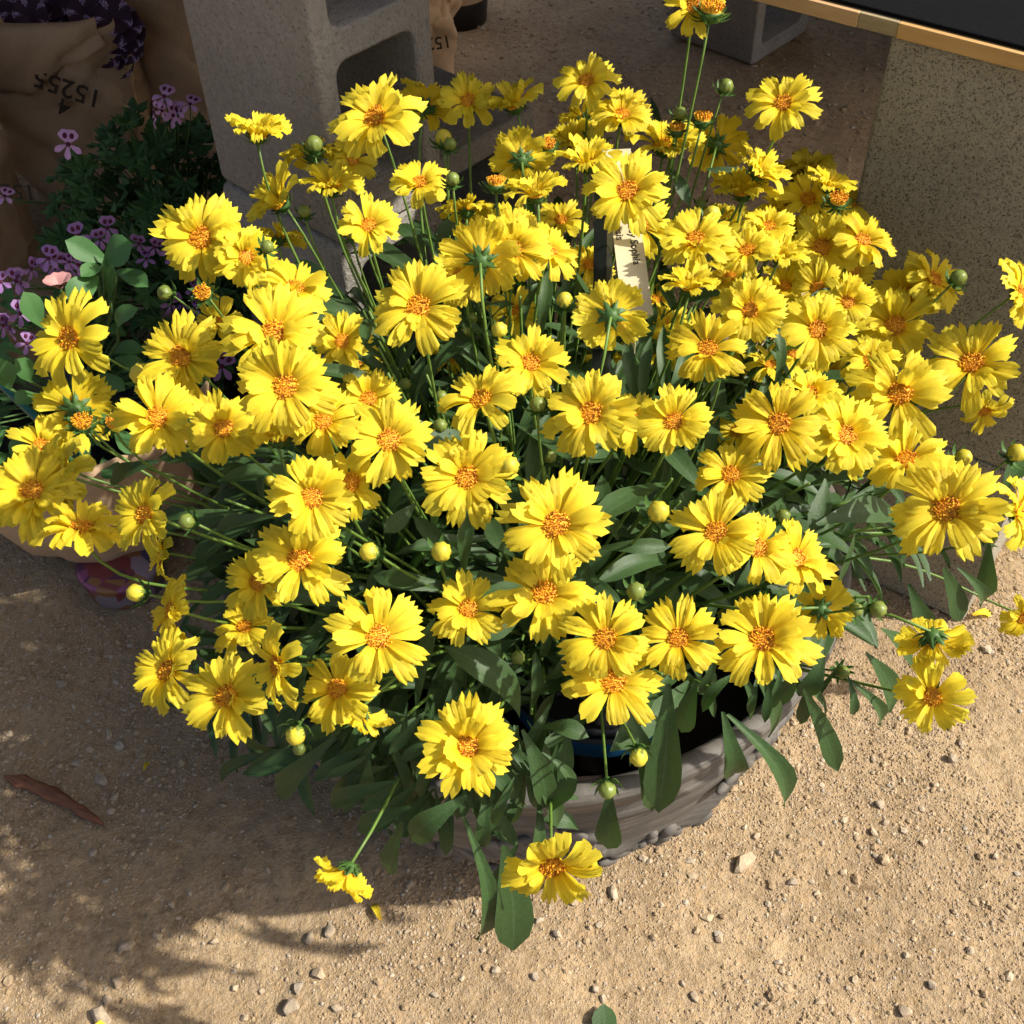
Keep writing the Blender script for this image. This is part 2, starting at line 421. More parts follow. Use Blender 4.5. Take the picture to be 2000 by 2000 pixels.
sets = [pebbles(95000, .0008, .0021, OCT, 15, (-.70, .80, .28, 1.35), 1.6, .3), pebbles(24000, .0012, .0032, ICO1, 5, (-.72, .85, .28, 1.5), 2.4),
        pebbles(3000, .0022, .0048, ICO1, 6, (-.72, .85, .28, 1.5), 2.0),
        pebbles(150, .0042, .0070, ICO2, 9, (-.70, .82, .29, 1.3), 1.8, .30),
        pebbles(5000, .002, .006, ICO1, 8, (-.3, 1.1, 1.4, 3.0), 2.0)]
P = []; F = []; o_ = 0
for p_, f_ in sets:
    P.append(p_); F.append(f_ + o_); o_ += len(p_)
gv = link('gravel', fast_mesh('gravel', np.concatenate(P), np.concatenate(F), MAT['pebble'], False), kind='stuff')
tag(gv, 'small loose tan gravel scattered over the sandy ground', 'gravel')

# loose stones one can pick out
STONES = [(194, 1515, 17), (220, 1546, 11), (414, 1833, 11), (603, 1825, 15), (642, 1815, 17), (621, 1895, 18), (580, 1924, 13), (567, 1960, 23),
          (657, 1968, 12), (228, 1911, 17), (204, 1947, 12), (190, 1978, 25), (246, 1843, 18), (305, 1820, 11), (507, 1929, 10), (455, 1921, 10),
          (155, 1916, 12), (178, 1660, 10), (474, 1978, 11), (849, 1942, 9), (1455, 1678, 24), (1549, 1719, 12), (1864, 1479, 13), (1722, 1564, 12),
          (1732, 1600, 10), (1709, 1618, 10), (1807, 1639, 10), (1479, 1626, 9), (1523, 1662, 9), (1088, 1823, 13), (1383, 1787, 11), (1404, 1828, 10),
          (1823, 1918, 12), (1771, 1968, 16), (1357, 1944, 11), (1334, 1918, 9), (1523, 1874, 9), (1650, 1698, 9), (1947, 1665, 9), (1978, 1898, 13),
          (1900, 1360, 13), (1828, 1528, 9), (1044, 1911, 11), (1199, 1740, 14), (1122, 1755, 15), (1163, 1931, 10), (1178, 1952, 10), (1054, 1795, 9), (1170, 1803, 9),
          (146, 1480, 12), (170, 1455, 9), (330, 1760, 9), (520, 1690, 9), (1672, 1905, 9), (1590, 1790, 8)]
BIGL = {(1455, 1678): 'largest grey stone on the sunlit ground right of the planter', (567, 1960): 'tall oval pale stone at the edge of the shadow below the drooping flower',
        (194, 1515): 'rounded grey stone in the shade just right of the bark strip', (190, 1978): 'broad flat brown stone beside a fallen petal at the shadow edge',
        (621, 1895): 'pointed pale stone where shade turns to sun', (642, 1815): 'blocky grey stone at the rim of the plant shadow',
        (1864, 1479): 'grey stone on sunlit ground below the drooping right-hand blooms', (1122, 1755): 'flat stone lying right under the front of the planter',
        (1771, 1968): 'brown lumpy stone among coarse gravel on sunlit ground'}
for (sx, sy, sr) in STONES:
    c = at_z(sx, sy, .004); dd = project(c)[2]; R = sr / FPX * dd
    v, f = ICO2; q = random.Random(sx * 7 + sy)
    cut = [np.array([q.gauss(0, 1), q.gauss(0, 1), q.gauss(0, .7)]) for _ in range(13)]; cut = [k / np.linalg.norm(k) for k in cut]
    V = v.copy()
    for k in cut:
        lim = q.uniform(.48, .80); d = V @ k; V = V - np.outer(np.clip(d - lim, 0, None), k)
    V = V * np.array([1.15 + q.uniform(-.15, .25), .9 + q.uniform(-.1, .1), .62 + q.uniform(-.08, .1)]) * R * 1.02
    o = link('stone', MB().add(V, f).mesh('stone', MAT['bigstone'], False),
             M=Matrix.Translation((c[0], c[1], float(ground_h(c[0], c[1])) + .26 * R)) @ Matrix.Rotation(q.uniform(0, 6.28), 4, 'Z') @ Matrix.Rotation(q.uniform(-.3, .3), 4, 'X'))
    shade = sx < 760 and sy < 1880
    if (sx, sy) in BIGL: tag(o, BIGL[(sx, sy)], 'stone')
    elif shade: tag(o, 'small grey-brown stone lying in the shade of the flowers', 'stone', 'loose stones in the shade')
    else: tag(o, 'small pale stone lying on the sunlit gravel', 'stone', 'loose stones in the sun')

# ------------------------------------------------------------------ CONCRETE BLOCKS
def rrect(cx, cy, w, h, r, n=5, jit=None):
    pts = []
    for (sx, sy, a0) in ((1, 1, 0), (-1, 1, 90), (-1, -1, 180), (1, -1, 270)):
        for k in range(n):
            a = math.radians(a0 + 90 * k / (n - 1))
            pts.append((cx + sx * (w / 2 - r) + r * math.cos(a), cy + sy * (h / 2 - r) + r * math.sin(a)))
    return pts
def block_mesh(name, w, L, t, mat_):
    """profile in local XZ plane (w wide in x, L tall in z) with two cores through y (depth t); origin at base centre"""
    cu = bpy.data.curves.new(name, 'CURVE'); cu.dimensions = '2D'; cu.fill_mode = 'BOTH'
    def spl(pts):
        s = cu.splines.new('POLY'); s.points.add(len(pts) - 1); s.use_cyclic_u = True
        for p, q in zip(s.points, pts): p.co = (q[0], q[1], 0, 1)
    b = .0035
    spl(rrect(0, L / 2, w - 2 * b, L - 2 * b, .006, 3))
    sh = .030 if w > .16 else .024
    ch = (L - 3 * .031) / 2
    for k in range(2):
        spl(rrect(0, .031 + ch / 2 + k * (ch + .031), w - 2 * sh + 2 * b, ch + 2 * b, .017))
    cu.extrude = t / 2 - b; cu.bevel_depth = b; cu.bevel_resolution = 1
    ob = bpy.data.objects.new(name, cu); COL.objects.link(ob)
    bpy.context.view_layer.update()
    me = bpy.data.meshes.new_from_object(ob.evaluated_get(bpy.context.evaluated_depsgraph_get()))
    bpy.data.objects.remove(ob); bpy.data.curves.remove(cu)
    co = np.zeros(len(me.vertices) * 3); me.vertices.foreach_get('co', co); co = co.reshape(-1, 3)
    co = np.stack([co[:, 0], -co[:, 2], co[:, 1]], -1)
    me.vertices.foreach_set('co', co.ravel()); me.materials.clear(); me.materials.append(mat_); me.name = name; me.update()
    return me
B8 = block_mesh('block8', .194, .397, .194, MAT['conc']); B6 = block_mesh('block6', .145, .397, .194, MAT['conc'])
B8p = block_mesh('block8p', .194, .397, .194, MAT['conc2'])

def rotz(ax):  # rotation taking local X to horizontal direction ax, local -Y is the outward side of the cored face
    ax = np.array([ax[0], ax[1], 0.0]); ax /= np.linalg.norm(ax)
    return Matrix(((ax[0], -ax[1], 0, 0), (ax[1], ax[0], 0, 0), (0, 0, 1, 0), (0, 0, 0, 1)))
G1 = 'concrete blocks holding up the display benches'
# left stack: near corner edge at pixel (671,497) on the joint at z=.40
pl = at_z(429, 352, .40); pc = at_z(655, 480, .40)
e1 = (pc - pl); e1[2] = 0; e1 /= np.linalg.norm(e1)           # along the blank face, towards the near corner
e2 = np.array([-e1[1], e1[0], 0])                            # along the cored face, receding right
pc = pl + e1 * .194
def upright(me, near_corner, w, z, label, name='concrete_block'):
    c = near_corner + e2 * (w / 2) - e1 * .097                # block centre in plan
    o = link(name, me, M=Matrix.Translation((c[0], c[1], z)) @ rotz(e2)); tag(o, label, 'concrete block', G1); return o
upright(B6, pc, .145, .0, 'grey concrete block standing upright at the foot of the tall two-block stack')
upright(B6, pc + e2 * .002 + e1 * .001, .145, .3985, 'grey concrete block standing on another block, its two hollow cores facing right')
c2 = pc + e2 * .152 - e1 * .045
upright(B8, c2, .194, .0, 'grey upright concrete block with big hollow cores, lower than the stack beside it')

# right stack
pr = at_z(1876, 1215, 0); pr2 = at_z(1990, 1052, 0)
f1 = np.array([.58, .815, 0.0]); f1 /= np.linalg.norm(f1)            # along the sunlit side, receding right
f2 = np.array([-f1[1], f1[0], 0])                            # along the shaded pitted face, receding left
WR = .225
cr = pr + f2 * (WR / 2) + f1 * .099
import bmesh
def solid_block(name, lx, ly, lz, mat_):
    bm = bmesh.new(); bmesh.ops.create_cube(bm, size=1)
    for v in bm.verts: v.co = (v.co.x * lx, v.co.y * ly, (v.co.z + .5) * lz)
    bmesh.ops.bevel(bm, geom=list(bm.edges), offset=.004, segments=2, affect='EDGES', profile=.5)
    me = bpy.data.meshes.new(name); bm.to_mesh(me); bm.free(); me.materials.append(mat_)
    me.polygons.foreach_set('use_smooth', [False] * len(me.polygons)); return me
o = link('concrete_block', solid_block('pitted_block', .198, WR, .395, MAT['conc2']), M=Matrix.Translation((cr[0], cr[1], .2355)) @ rotz(f1))
tag(o, 'pitted concrete block standing on end, directly under the black-topped bench', 'concrete block', G1)
c0 = pr + f2 * (WR / 2) + f1 * .197
o = link('concrete_block', solid_block('base_block', .395, WR + .004, .2340, MAT['conc2']), M=Matrix.Translation((c0[0], c0[1], .001)) @ rotz(f1))
tag(o, 'concrete block flat on the ground with one narrow sunlit side', 'concrete block', G1)

# far block under the bench
pf = at_z(1466, 130, 0)
cf = pf + e2 * .097 - e1 * .097
o = link('concrete_block', B8, M=Matrix.Translation((cf[0], cf[1], 0)) @ rotz(e2)); tag(o, 'far concrete block in the shade beneath the bench board', 'concrete block', G1)
o = link('concrete_block', solid_block('top_block', .194, .394, .2310, MAT['conc']), M=Matrix.Translation((cf[0], cf[1], .3985)) @ rotz(e2))
tag(o, 'concrete block lying on the far block under the bench', 'concrete block', G1)

# ------------------------------------------------------------------ BENCHES
TZ = .631
ta = at_z(1465, 0, TZ); tb = at_z(2000, 140, TZ)
td = tb - ta; td[2] = 0; td /= np.linalg.norm(td); tn = np.array([-td[1], td[0], 0])      # tn points away from camera
uA = lambda px, py: float((at_z(px, py, TZ + .01) - ta) @ td)
end = float((pr - ta) @ td) + .12
t_root = empty('display_bench', ta * np.array([1, 1, 0]) + np.array([0, 0, TZ]), 'low plank bench with black cloth top resting on concrete blocks', 'bench')
FR = Matrix(((td[0], tn[0], 0, ta[0]), (td[1], tn[1], 0, ta[1]), (0, 0, 1, 0), (0, 0, 0, 1)))
def slab(name, u0, u1, v0, v1, z0, z1, m_, parent, bw=.002):
    mb = box(MB(), (u0, v0, z0), (u1, v1, z1)); o = link(name, mb.mesh(name, m_, False), parent, FR); bevel(o, bw); return o
u1_, u2_ = uA(1660, 46), uA(1738, 66)
for k, (ua, ub, mm) in enumerate(((-.50, u1_, 'plank'), (u1_ + .0002, u2_, 'plank_m'), (u2_ + .0002, end, 'plank_o'))):
    slab('edge_board', ua, ub, 0 + (.0008 if k == 1 else 0), .035, TZ, TZ + .0125, MAT[mm], t_root, .0006)
for k in range(14):
    slab('deck_board', -.50, end, .038 + k * .155, .038 + k * .155 + .150, TZ + .0002, TZ + .0122, MAT['plank_w'], t_root)
slab('cover_cloth', -.50, end + .01, .006, 2.2, TZ + .0128, TZ + .0165, MAT['cloth'], t_root, .0015)

# deck added out of view on the left stack, to shade bags and blocks
q0 = np.array([.22, .878]); qd = np.array([-.95, .31]); qd = qd / np.linalg.norm(qd); qn = np.array([-qd[1], qd[0]]) * -1
if qn[1] < 0: qn = -qn
UZ = .7965
ub = empty('upper_shade_deck', (q0[0], q0[1], UZ), 'unseen plank deck added above the paper bags to shade them', 'bench')
UFR = Matrix(((qd[0], qn[0], 0, q0[0]), (qd[1], qn[1], 0, q0[1]), (0, 0, 1, 0), (0, 0, 0, 1)))
for k in range(7):
    o = link('deck_board', box(MB(), (-.03, k * .145, UZ), (2.0, k * .145 + .143, UZ + .02)).mesh('upper_shade_board', MAT['plank_w'], False), ub, UFR)
for (bx, by) in ((-1.40, 1.75), (-1.15, 2.2), (-.30, 1.62)):  # unseen stacks added only to hold up the shade deck
    for k in range(2):
        o = link('concrete_block', B8, M=Matrix.Translation((bx, by, k * .3985)) @ rotz((1, .1)))
        tag(o, 'unseen concrete block of a two-block stack added to carry the upper shade deck', 'concrete block', G1)

sb = empty('side_shade_deck', (.78, 1.86, .60), 'unseen plank deck added beyond the black-topped bench to shade the far ground', 'bench')  # added out of view so that its shadow darkens the far ground
for k in range(7):
    link('deck_board', box(MB(), (.78, 1.86 + k * .15, .5985), (2.3, 1.86 + k * .15 + .147, .6185)).mesh('side_shade_board', MAT['plank_w'], False), sb)
for (bx, by) in ((1.05, 2.1), (2.1, 2.1), (1.05, 2.7), (2.1, 2.7)):  # unseen blocks added as supports of this shading deck
    tag(link('concrete_block', B8, M=Matrix.Translation((bx, by, 0)) @ rotz((1, 0))), 'unseen upright concrete block added at the foot of the side shade deck', 'concrete block', G1)
    tag(link('concrete_block', solid_block('side_top', .194, .394, .2, MAT['conc']), M=Matrix.Translation((bx, by, .3985)) @ rotz((1, 0))), 'unseen flat concrete block added directly under the side shade deck boards', 'concrete block', G1)

# ------------------------------------------------------------------ PLANTER
PC = np.array([.02, .765])
planter = empty('planter', (PC[0], PC[1], 0), 'wide round weathered grey planter bowl with raised garland relief', 'planter')
prof = [(.0, .004), (.205, .004), (.222, .0), (.229, .010), (.232, .022), (.240, .034), (.252, .052), (.262, .078), (.268, .086), (.271, .110), (.2735, .135), (.2755, .160), (.2805, .166),
        (.2845, .172), (.2825, .180), (.280, .186), (.284, .196), (.290, .214), (.297, .226), (.3005, .232), (.3005, .240), (.297, .246), (.287, .246), (.281, .240), (.272, .20), (.262, .15), (.255, .13)]
def swag(i, a, r, z):
    if .05 < z < .165 and i < 14:   # shallow draped swags
        k = (a * 8 / (2 * PI)) % 1.0; sag = .155 - .085 * (1 - (2 * k - 1) ** 2)
        return r + .0090 * math.exp(-((z - sag) / .008) ** 2) + .0055 * math.exp(-((z - sag + .026) / .006) ** 2) - .003 * math.exp(-((z - sag + .013) / .005) ** 2)
    return r
# denser profile for the relief
def densify(pr, step):
    out = []
    for (a, b) in zip(pr[:-1], pr[1:]):
        n = max(1, int(math.hypot(b[0] - a[0], b[1] - a[1]) / step))
        out += [(a[0] + (b[0] - a[0]) * k / n, a[1] + (b[1] - a[1]) * k / n) for k in range(n)]
    return out + [pr[-1]]
wall = densify([p for p in prof[2:18]], .004)
PM = Matrix.Translation((PC[0], PC[1], 0))
body = link('bowl', lathe(MB(), [(.0005, .006), (.205, .006)] + wall, 192, rfun=lambda i, a, r, z: swag(3 if r > .22 else 99, a, r, z)).mesh('bowl', MAT['planter']), planter, PM)
link('rim', lathe(MB(), prof[17:], 128).mesh('rim', MAT['planter']), planter, PM)
link('soil', lathe(MB(), [(.0005, .135), (.12, .137), (.262, .132)], 48).mesh('soil', MAT['soil']), planter, PM)
def ornament(seed):
    q = random.Random(seed); mb = MB(); v, f = ICO2
    for k in range(7):
        a = k * 2.4 + q.uniform(-.3, .3); d = .006 + .004 * k ** .8
        s = np.array([.0075, .0075, .006]) * q.uniform(.8, 1.35)
        mb.add(v * s + np.array([d * math.cos(a), d * math.sin(a) * .8, .002]), f)
    for sgn in (-1, 1):     # leaves to both sides
        for j in range(3):
            c = np.array([sgn * (.022 + .014 * j), -.006 * j + q.uniform(-.003, .003), .001])
            V = v * np.array([.013, .0055, .0045]); an = sgn * (-.5 + .5 * j)
            V = np.stack([V[:, 0] * math.cos(an) - V[:, 1] * math.sin(an), V[:, 0] * math.sin(an) + V[:, 1] * math.cos(an), V[:, 2]], -1)
            mb.add(V + c, f)
    return mb.mesh('relief', MAT['planter'])
orn = [ornament(k) for k in range(2)]
for k in range(8):
    a = 2 * PI * (k + .0) / 8 + .02
    for (da, z, m_, rr) in ((0, .138, 0, .2745), (PI / 8, .075, 1, .2635)):
        aa = a + da; rad = np.array([math.cos(aa), math.sin(aa), 0]); tan = np.array([-math.sin(aa), math.cos(aa), 0])
        M = frame(tan, rad - np.array([0, 0, .18]), (PC[0] + rad[0] * rr, PC[1] + rad[1] * rr, z), 1.0)
        link('relief_ornament', orn[m_], planter, M)

# nursery pot standing inside the planter
npc = np.array([.075, .63])
npot = empty('nursery_pot', (npc[0], npc[1], .13), 'black plastic nursery pot with blue label band inside the planter', 'pot')
NM = Matrix.Translation((npc[0], npc[1], .118))
link('pot_wall', lathe(MB(), [(.0005, .0), (.075, .0), (.090, .10), (.094, .102), (.094, .114), (.090, .114), (.086, .100), (.0005, .098)], 48).mesh('pot_wall', MAT['black']), npot, NM)
link('label_band', lathe(MB(), [(.0885, .085), (.0902, .0985)], 48).mesh('label_band', MAT['greystrip']), npot, NM)
link('label_band', lathe(MB(), [(.0860, .060), (.0884, .0845)], 48).mesh('label_band', MAT['blue']), npot, NM)

# ------------------------------------------------------------------ COREOPSIS PLANT
def petal_grid(L, Wd, pitch, curl, sag, twist, seed, ns=4, na=6):
    q = np.random.default_rng(seed)
    u = np.linspace(0, 1, ns + 1) ** .9; v = np.linspace(-1, 1, na + 1)
    UU, VV = np.meshgrid(u, v, indexing='ij')
    w = Wd / 2 * (.30 + .80 * UU ** .75 - .12 * np.clip(UU - .75, 0, 1) * 4)
    x = L * UU
    teeth = np.array([-.17, -.02, -.13, .01, -.12, -.01, -.16]) + q.uniform(-.045, .045, na + 1)
    x = x + L * (UU ** 6) * teeth[None] - L * .05 * VV ** 2 * UU ** 3
    y = w * VV
    pl_ = np.array([0, .7, -.6, .8, -.6, .7, 0]) * Wd * .125
    z = L * (math.tan(pitch) * UU * .0) + curl * w * VV ** 2 + pl_[None] * (UU * 1.2 - .25 * UU ** 2) - sag * L * UU ** 2 + .10 * L * np.sin(PI * UU)
    z = z + q.uniform(-.028, .028, z.shape) * (UU > .4)
    tw = twist * UU; y, z = y * np.cos(tw) - z * np.sin(tw), y * np.sin(tw) + z * np.cos(tw)
    V = np.stack([x, y, z], -1).reshape(-1, 3); uv = np.stack([UU, (VV + 1) / 2], -1).reshape(-1, 2)
    k = na + 1
    fs = [(i * k + j, (i + 1) * k + j, (i + 1) * k + j + 1, i * k + j + 1) for i in range(ns) for j in range(na)]
    return V, fs, uv
def petal_T(ang, pitch, r0=.17, z0=.0):
    return Matrix.Rotation(ang, 4, 'Z') @ Matrix.Translation((r0, 0, z0)) @ Matrix.Rotation(-pitch, 4, 'Y')
def apply(M, V):
    A = np.array(M); return V @ A[:3, :3].T + A[:3, 3]
def petal_layout(seed, full=True):
    q = random.Random(seed); out = []
    n1 = q.choice([9, 10, 11]); off = q.uniform(0, 6)
    for k in range(n1):
        out.append((off + 2 * PI * k / n1 + q.uniform(-.14, .14), math.radians(q.uniform(-5, 17)), q.uniform(.70, .90), q.uniform(.33, .44), .0))
    n2 = q.choice([9, 10, 10, 11]) if full else q.choice([6, 7, 8])
    for k in range(n2):
        out.append((off + .38 + 2 * PI * k / n2 + q.uniform(-.18, .18), math.radians(q.uniform(12, 34)), q.uniform(.54, .80), q.uniform(.29, .41), .02))
    n3 = q.choice([3, 4, 5, 7]) if full else q.choice([1, 2, 3])
    for k in range(n3):
        out.append((q.uniform(0, 2 * PI), math.radians(q.uniform(28, 66)), q.uniform(.34, .60), q.uniform(.26, .38), .035))
    return out
PET = []                                   # shared petal shapes, unit length 1
for k in range(10):
    q = random.Random(100 + k)
    V, fs, uv = petal_grid(1, .60 + q.uniform(-.05, .05), 0, q.uniform(-.25, .60), q.uniform(-.10, .28), q.uniform(-.38, .38), 300 + k)
    PET.append((V, fs, uv))
PETME = [MB().add(*p).mesh('petal', MAT['petal']) for p in PET]
def corolla_mesh(seed, full=True, open_=0.0):
    mb = MB(); q = random.Random(seed + 5)
    for (a, p, L, w, z0) in petal_layout(seed, full):
        V, fs, uv = PET[q.randrange(10)]
        V = V * np.array([L, w / .60 * 1.0, L])
        mb.add(apply(petal_T(a, p + open_, .17, z0), V), fs, uv)
    return mb.mesh('corolla', MAT['petal'])
CORF = [corolla_mesh(k, True) for k in range(12)]
CORS = [corolla_mesh(50 + k, False) for k in range(5)]
CORC = [corolla_mesh(70 + k, True, math.radians(20)) for k in range(6)]      # more cupped

def disc_mesh(seed, rad=.225, n=90, tall=.085):
    q = random.Random(seed); mb = MB()
    lathe(mb, [(rad * .98, -.01), (rad * .95, .03), (rad * .75, .06), (rad * .4, .075), (.003, .08)], 14)
    for k in range(n):
        r = rad * math.sqrt((k + .5) / n); a = k * 2.39996 + q.uniform(-.15, .15)
        edge = r / rad
        h = tall * (q.uniform(.45, .75) if edge < .5 else q.uniform(.8, 1.3))
        c = np.array([r * math.cos(a), r * math.sin(a), .07 - .05 * edge ** 2])
        d = np.array([math.cos(a) * .28 * edge + q.uniform(-.25, .25), math.sin(a) * .28 * edge + q.uniform(-.25, .25), 1.0]); d /= np.linalg.norm(d)
        s = np.cross(d, [.2, .9, .1]); s /= np.linalg.norm(s); t = np.cross(d, s)
        w0, w1 = .012, .0165
        vs = [c + w0 * (s * i + t * j) for i, j in ((1, 0), (0, 1), (-1, 0), (0, -1))] + [c + d * h + w1 * (s * i + t * j) for i, j in ((1, 0), (0, 1), (-1, 0), (0, -1))]
        mb.add(vs, [(0, 1, 5, 4), (1, 2, 6, 5), (2, 3, 7, 6), (3, 0, 4, 7), (4, 5, 6, 7)])
    return mb.mesh('disc', MAT['disc'], False)
DISC = [disc_mesh(k) for k in range(3)]
SPENT = [disc_mesh(10 + k, .19, 80, .10) for k in range(2)]

def bracts(mb, n, r0, L, w, pitch, q, bend, zoff=-.10):
    for k in range(n):
        a = 2 * PI * k / n + q.uniform(-.12, .12); p = pitch + q.uniform(-.15, .15)
        us = np.linspace(0, 1, 5); vs = []; uv = []
        for u in us:
            ww = w * (math.sin(PI * min(1, .18 + .82 * u)) ** .8 if u < 1 else .03)
            x = L * u * math.cos(p + bend * u); z = L * u * math.sin(p + bend * u)
            for s in (-1, 0, 1): vs.append((x, s * ww / 2, z - (.25 * ww if s == 0 else 0))); uv.append((u, (s + 1) / 2))
        fs = [(i * 3 + j, (i + 1) * 3 + j, (i + 1) * 3 + j + 1, i * 3 + j + 1) for i in range(4) for j in range(2)]
        V = apply(Matrix.Rotation(a, 4, 'Z') @ Matrix.Translation((r0, 0, zoff)), np.array(vs)); mb.add(V, fs, uv)
def calyx_mesh(seed):
    q = random.Random(seed); mb = MB()
    lathe(mb, [(.02, -.24), (.07, -.235), (.15, -.19), (.20, -.11), (.20, -.02), (.17, .0), (.003, .005)], 14)
    bracts(mb, 8, .15, .22, .15, .25, q, .2, -.06)
    bracts(mb, 8, .08, .40, .075, -.15, q, .55, -.17)
    return mb.mesh('calyx', MAT['sepal'])
CAL = [calyx_mesh(k) for k in range(3)]

def bud_parts(seed, yellow):
    q = random.Random(seed); mb = MB(); v, f = ICO3
    a = np.arctan2(v[:, 1], v[:, 0])
    V = v * (1 + (.085 * np.cos(8 * a + 2.2 * v[:, 2])) * np.clip(1.1 - v[:, 2] ** 2, 0, 1))[:, None] * np.array([.90, .90, .95])
    V[:, 2] += .10 * np.clip(V[:, 2], 0, 1) ** 2 * (1 if yellow else .3)
    mb.add(V, f); ball = mb.mesh('bud_ball', None)
    ball.materials.append(MAT['bud_green']); ball.materials.append(MAT['bud_yellow'])
    mi = [1 if (yellow and (ball.polygons[i].center.z > -.05 + .35 * math.cos(8 * math.atan2(ball.polygons[i].center.y, ball.polygons[i].center.x)))) else 0 for i in range(len(ball.polygons))]
    ball.polygons.foreach_set('material_index', mi)
    br = MB(); bracts(br, 8, .30, .95, .42, .45, q, .75, -.92); bracts(br, 8, .22, 1.85, .50, -.20, q, .75, -.98)
    lathe(br, [(.14, -1.05), (.35, -1.0), (.62, -.80), (.80, -.50)], 12)
    return ball, br.mesh('bract_ring', MAT['sepal'])
BUDS = [bud_parts(k, y) for k, y in ((1, False), (2, True))]

# dome that the heads sit on
EC, ER = np.array([.0, .72, .18]), np.array([.43, .46, .42])
def dome_depth(px, py, scale=1.0):
    r = ray(px, py); o = (CAM - EC) / (ER * scale); d = r / (ER * scale)
    A = d @ d; B = o @ d; C_ = o @ o - 1; D = B * B - A * C_
    return (-B - math.sqrt(D)) / A if D > 0 else -B / A
